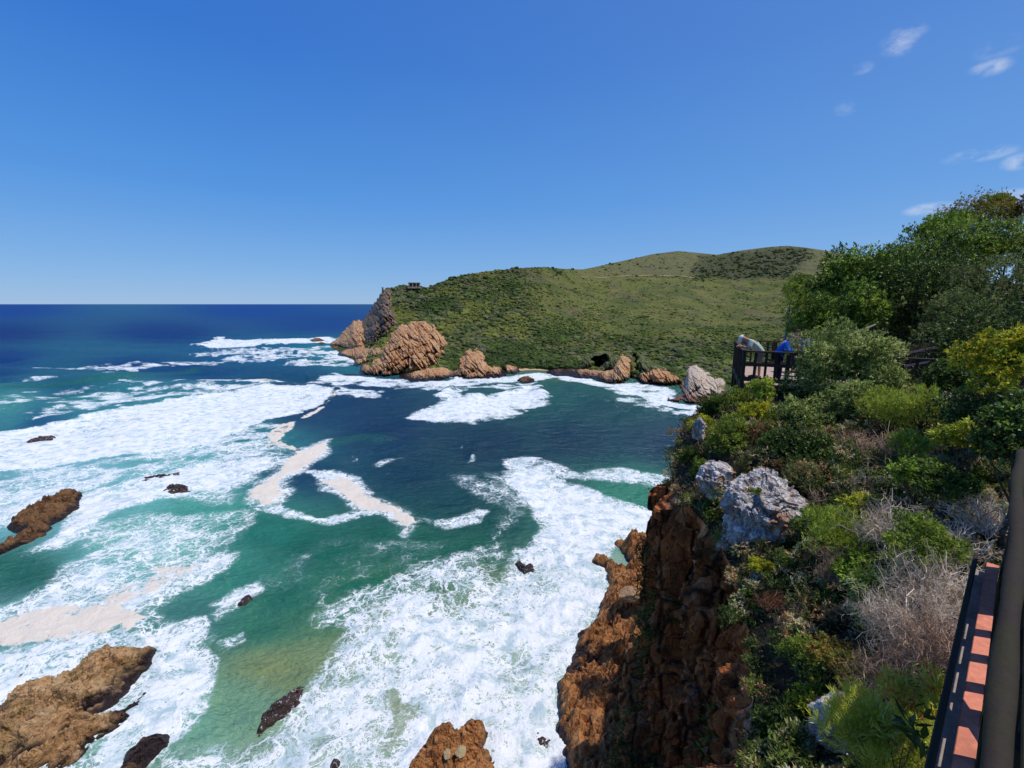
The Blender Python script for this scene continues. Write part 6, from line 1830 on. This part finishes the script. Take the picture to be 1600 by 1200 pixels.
# deep clean air: the sky texture is blended with the colours this sky has by elevation, paler towards the sun side
sx = wn("ShaderNodeSeparateXYZ"); nt.links.new(geo.outputs["Generated"], sx.inputs[0])
rp = wn("ShaderNodeValToRGB"); el_ = rp.color_ramp.elements
stops = [(0.0, (126, 176, 228)), (0.06, (110, 168, 230)), (0.2, (72, 147, 228)), (0.42, (38, 117, 214)), (0.7, (22, 94, 198)), (1.0, (18, 76, 172))]
while len(el_) < len(stops): el_.new(0.5)
for e_, (p_, c_) in zip(el_, stops): e_.position = p_; e_.color = (*lin(c_), 1)
nt.links.new(sx.outputs[2], rp.inputs[0])
sdn = wn("ShaderNodeVectorMath", operation='DOT_PRODUCT'); nt.links.new(geo.outputs["Generated"], sdn.inputs[0]); sdn.inputs[1].default_value = (0.82, -0.1, 0.35)
sm = wn("ShaderNodeMapRange"); nt.links.new(sdn.outputs["Value"], sm.inputs[0]); sm.inputs[1].default_value = -0.4; sm.inputs[2].default_value = 0.95; sm.inputs[3].default_value = 0.0; sm.inputs[4].default_value = 0.34
pale = wn("ShaderNodeMix", data_type='RGBA'); nt.links.new(sm.outputs[0], pale.inputs[0]); nt.links.new(rp.outputs[0], pale.inputs[6]); pale.inputs[7].default_value = (*lin((138, 178, 226)), 1)
sc_ = wn("ShaderNodeVectorMath", operation='SCALE'); nt.links.new(pale.outputs[2], sc_.inputs[0]); sc_.inputs[3].default_value = 1 / 0.105
sk = wn("ShaderNodeMix", data_type='RGBA'); sk.inputs[0].default_value = 0.82; nt.links.new(sky.outputs[0], sk.inputs[6]); nt.links.new(sc_.outputs[0], sk.inputs[7])
skycol = sk.outputs[2]
CL = [(1412, 62, 22, 16, .42), (1548, 106, 20, 9, .5), (1560, 74, 22, 12, .22), (1348, 106, 11, 7, .26), (1530, 242, 32, 8, .5), (1598, 252, 18, 10, .6), (1456, 327, 26, 8, .6), (1570, 312, 38, 11, .65), (1322, 168, 12, 9, .18)]
nz = wn("ShaderNodeTexNoise"); nz.inputs["Scale"].default_value = 26; nz.inputs["Detail"].default_value = 7; nz.inputs["Roughness"].default_value = 0.6
mp_ = wn("ShaderNodeMapping"); mp_.inputs["Scale"].default_value = (1, 1, 1.8)
nt.links.new(geo.outputs["Generated"], mp_.inputs[0]); nt.links.new(mp_.outputs[0], nz.inputs["Vector"])
acc = None
for (u_, v_, ru, rv, st) in CL:
    d = dirs(u_, v_); L_ = np.linalg.norm(d); d = d / L_
    rt = np.array([d[1], -d[0], 0]); rt /= np.linalg.norm(rt)
    sub = wn("ShaderNodeVectorMath", operation='SUBTRACT'); nt.links.new(geo.outputs["Generated"], sub.inputs[0]); sub.inputs[1].default_value = tuple(d)
    dx = wn("ShaderNodeVectorMath", operation='DOT_PRODUCT'); nt.links.new(sub.outputs[0], dx.inputs[0]); dx.inputs[1].default_value = tuple(rt * (FPX * L_ / ru / 1.25))
    up = np.cross(rt, d)
    dy = wn("ShaderNodeVectorMath", operation='DOT_PRODUCT'); nt.links.new(sub.outputs[0], dy.inputs[0]); dy.inputs[1].default_value = tuple(up * (FPX * L_ / rv / 1.25))
    a = wn("ShaderNodeMath", operation='MULTIPLY'); nt.links.new(dx.outputs["Value"], a.inputs[0]); nt.links.new(dx.outputs["Value"], a.inputs[1])
    b = wn("ShaderNodeMath", operation='MULTIPLY_ADD'); nt.links.new(dy.outputs["Value"], b.inputs[0]); nt.links.new(dy.outputs["Value"], b.inputs[1]); nt.links.new(a.outputs[0], b.inputs[2])
    c = wn("ShaderNodeMapRange", interpolation_type='SMOOTHSTEP'); nt.links.new(b.outputs[0], c.inputs[0])
    c.inputs[1].default_value = 1.6; c.inputs[2].default_value = 0.0; c.inputs[3].default_value = 0; c.inputs[4].default_value = st * 0.8
    if acc is None: acc = c.outputs[0]
    else:
        m_ = wn("ShaderNodeMath", operation='MAXIMUM'); nt.links.new(acc, m_.inputs[0]); nt.links.new(c.outputs[0], m_.inputs[1]); acc = m_.outputs[0]
mr = wn("ShaderNodeMapRange", interpolation_type='SMOOTHSTEP'); nt.links.new(nz.outputs[0], mr.inputs[0]); mr.inputs[1].default_value = 0.38; mr.inputs[2].default_value = 0.72
mu = wn("ShaderNodeMath", operation='MULTIPLY'); nt.links.new(acc, mu.inputs[0]); nt.links.new(mr.outputs[0], mu.inputs[1])
mixc = wn("ShaderNodeMix", data_type='RGBA'); nt.links.new(mu.outputs[0], mixc.inputs[0]); nt.links.new(skycol, mixc.inputs[6]); mixc.inputs[7].default_value = (8.2, 8.3, 8.6, 1)
bg = wn("ShaderNodeBackground"); bg.inputs[1].default_value = 0.105
nt.links.new(mixc.outputs[2], bg.inputs[0])
wo = wn("ShaderNodeOutputWorld"); nt.links.new(bg.outputs[0], wo.inputs[0])

sd_ = bpy.data.lights.new("sun", 'SUN'); sd_.energy = 3.7; sd_.angle = R(0.53); sd_.color = (1.0, 0.955, 0.88)
so = bpy.data.objects.new("sun", sd_); COL.objects.link(so)
so.rotation_euler = Vector(SUN_DIR).to_track_quat('Z', 'Y').to_euler(); so.location = (30, -20, 90)
vs_ = scn.view_settings
vs_.view_transform = 'Standard'; vs_.look = 'None'; vs_.gamma = 1.0; vs_.exposure = 0.0
try: vs_.use_curve_mapping = False
except Exception: pass
scn.cycles.max_bounces = 6; scn.cycles.diffuse_bounces = 3; scn.cycles.glossy_bounces = 3; scn.cycles.transmission_bounces = 3; scn.cycles.transparent_max_bounces = 6
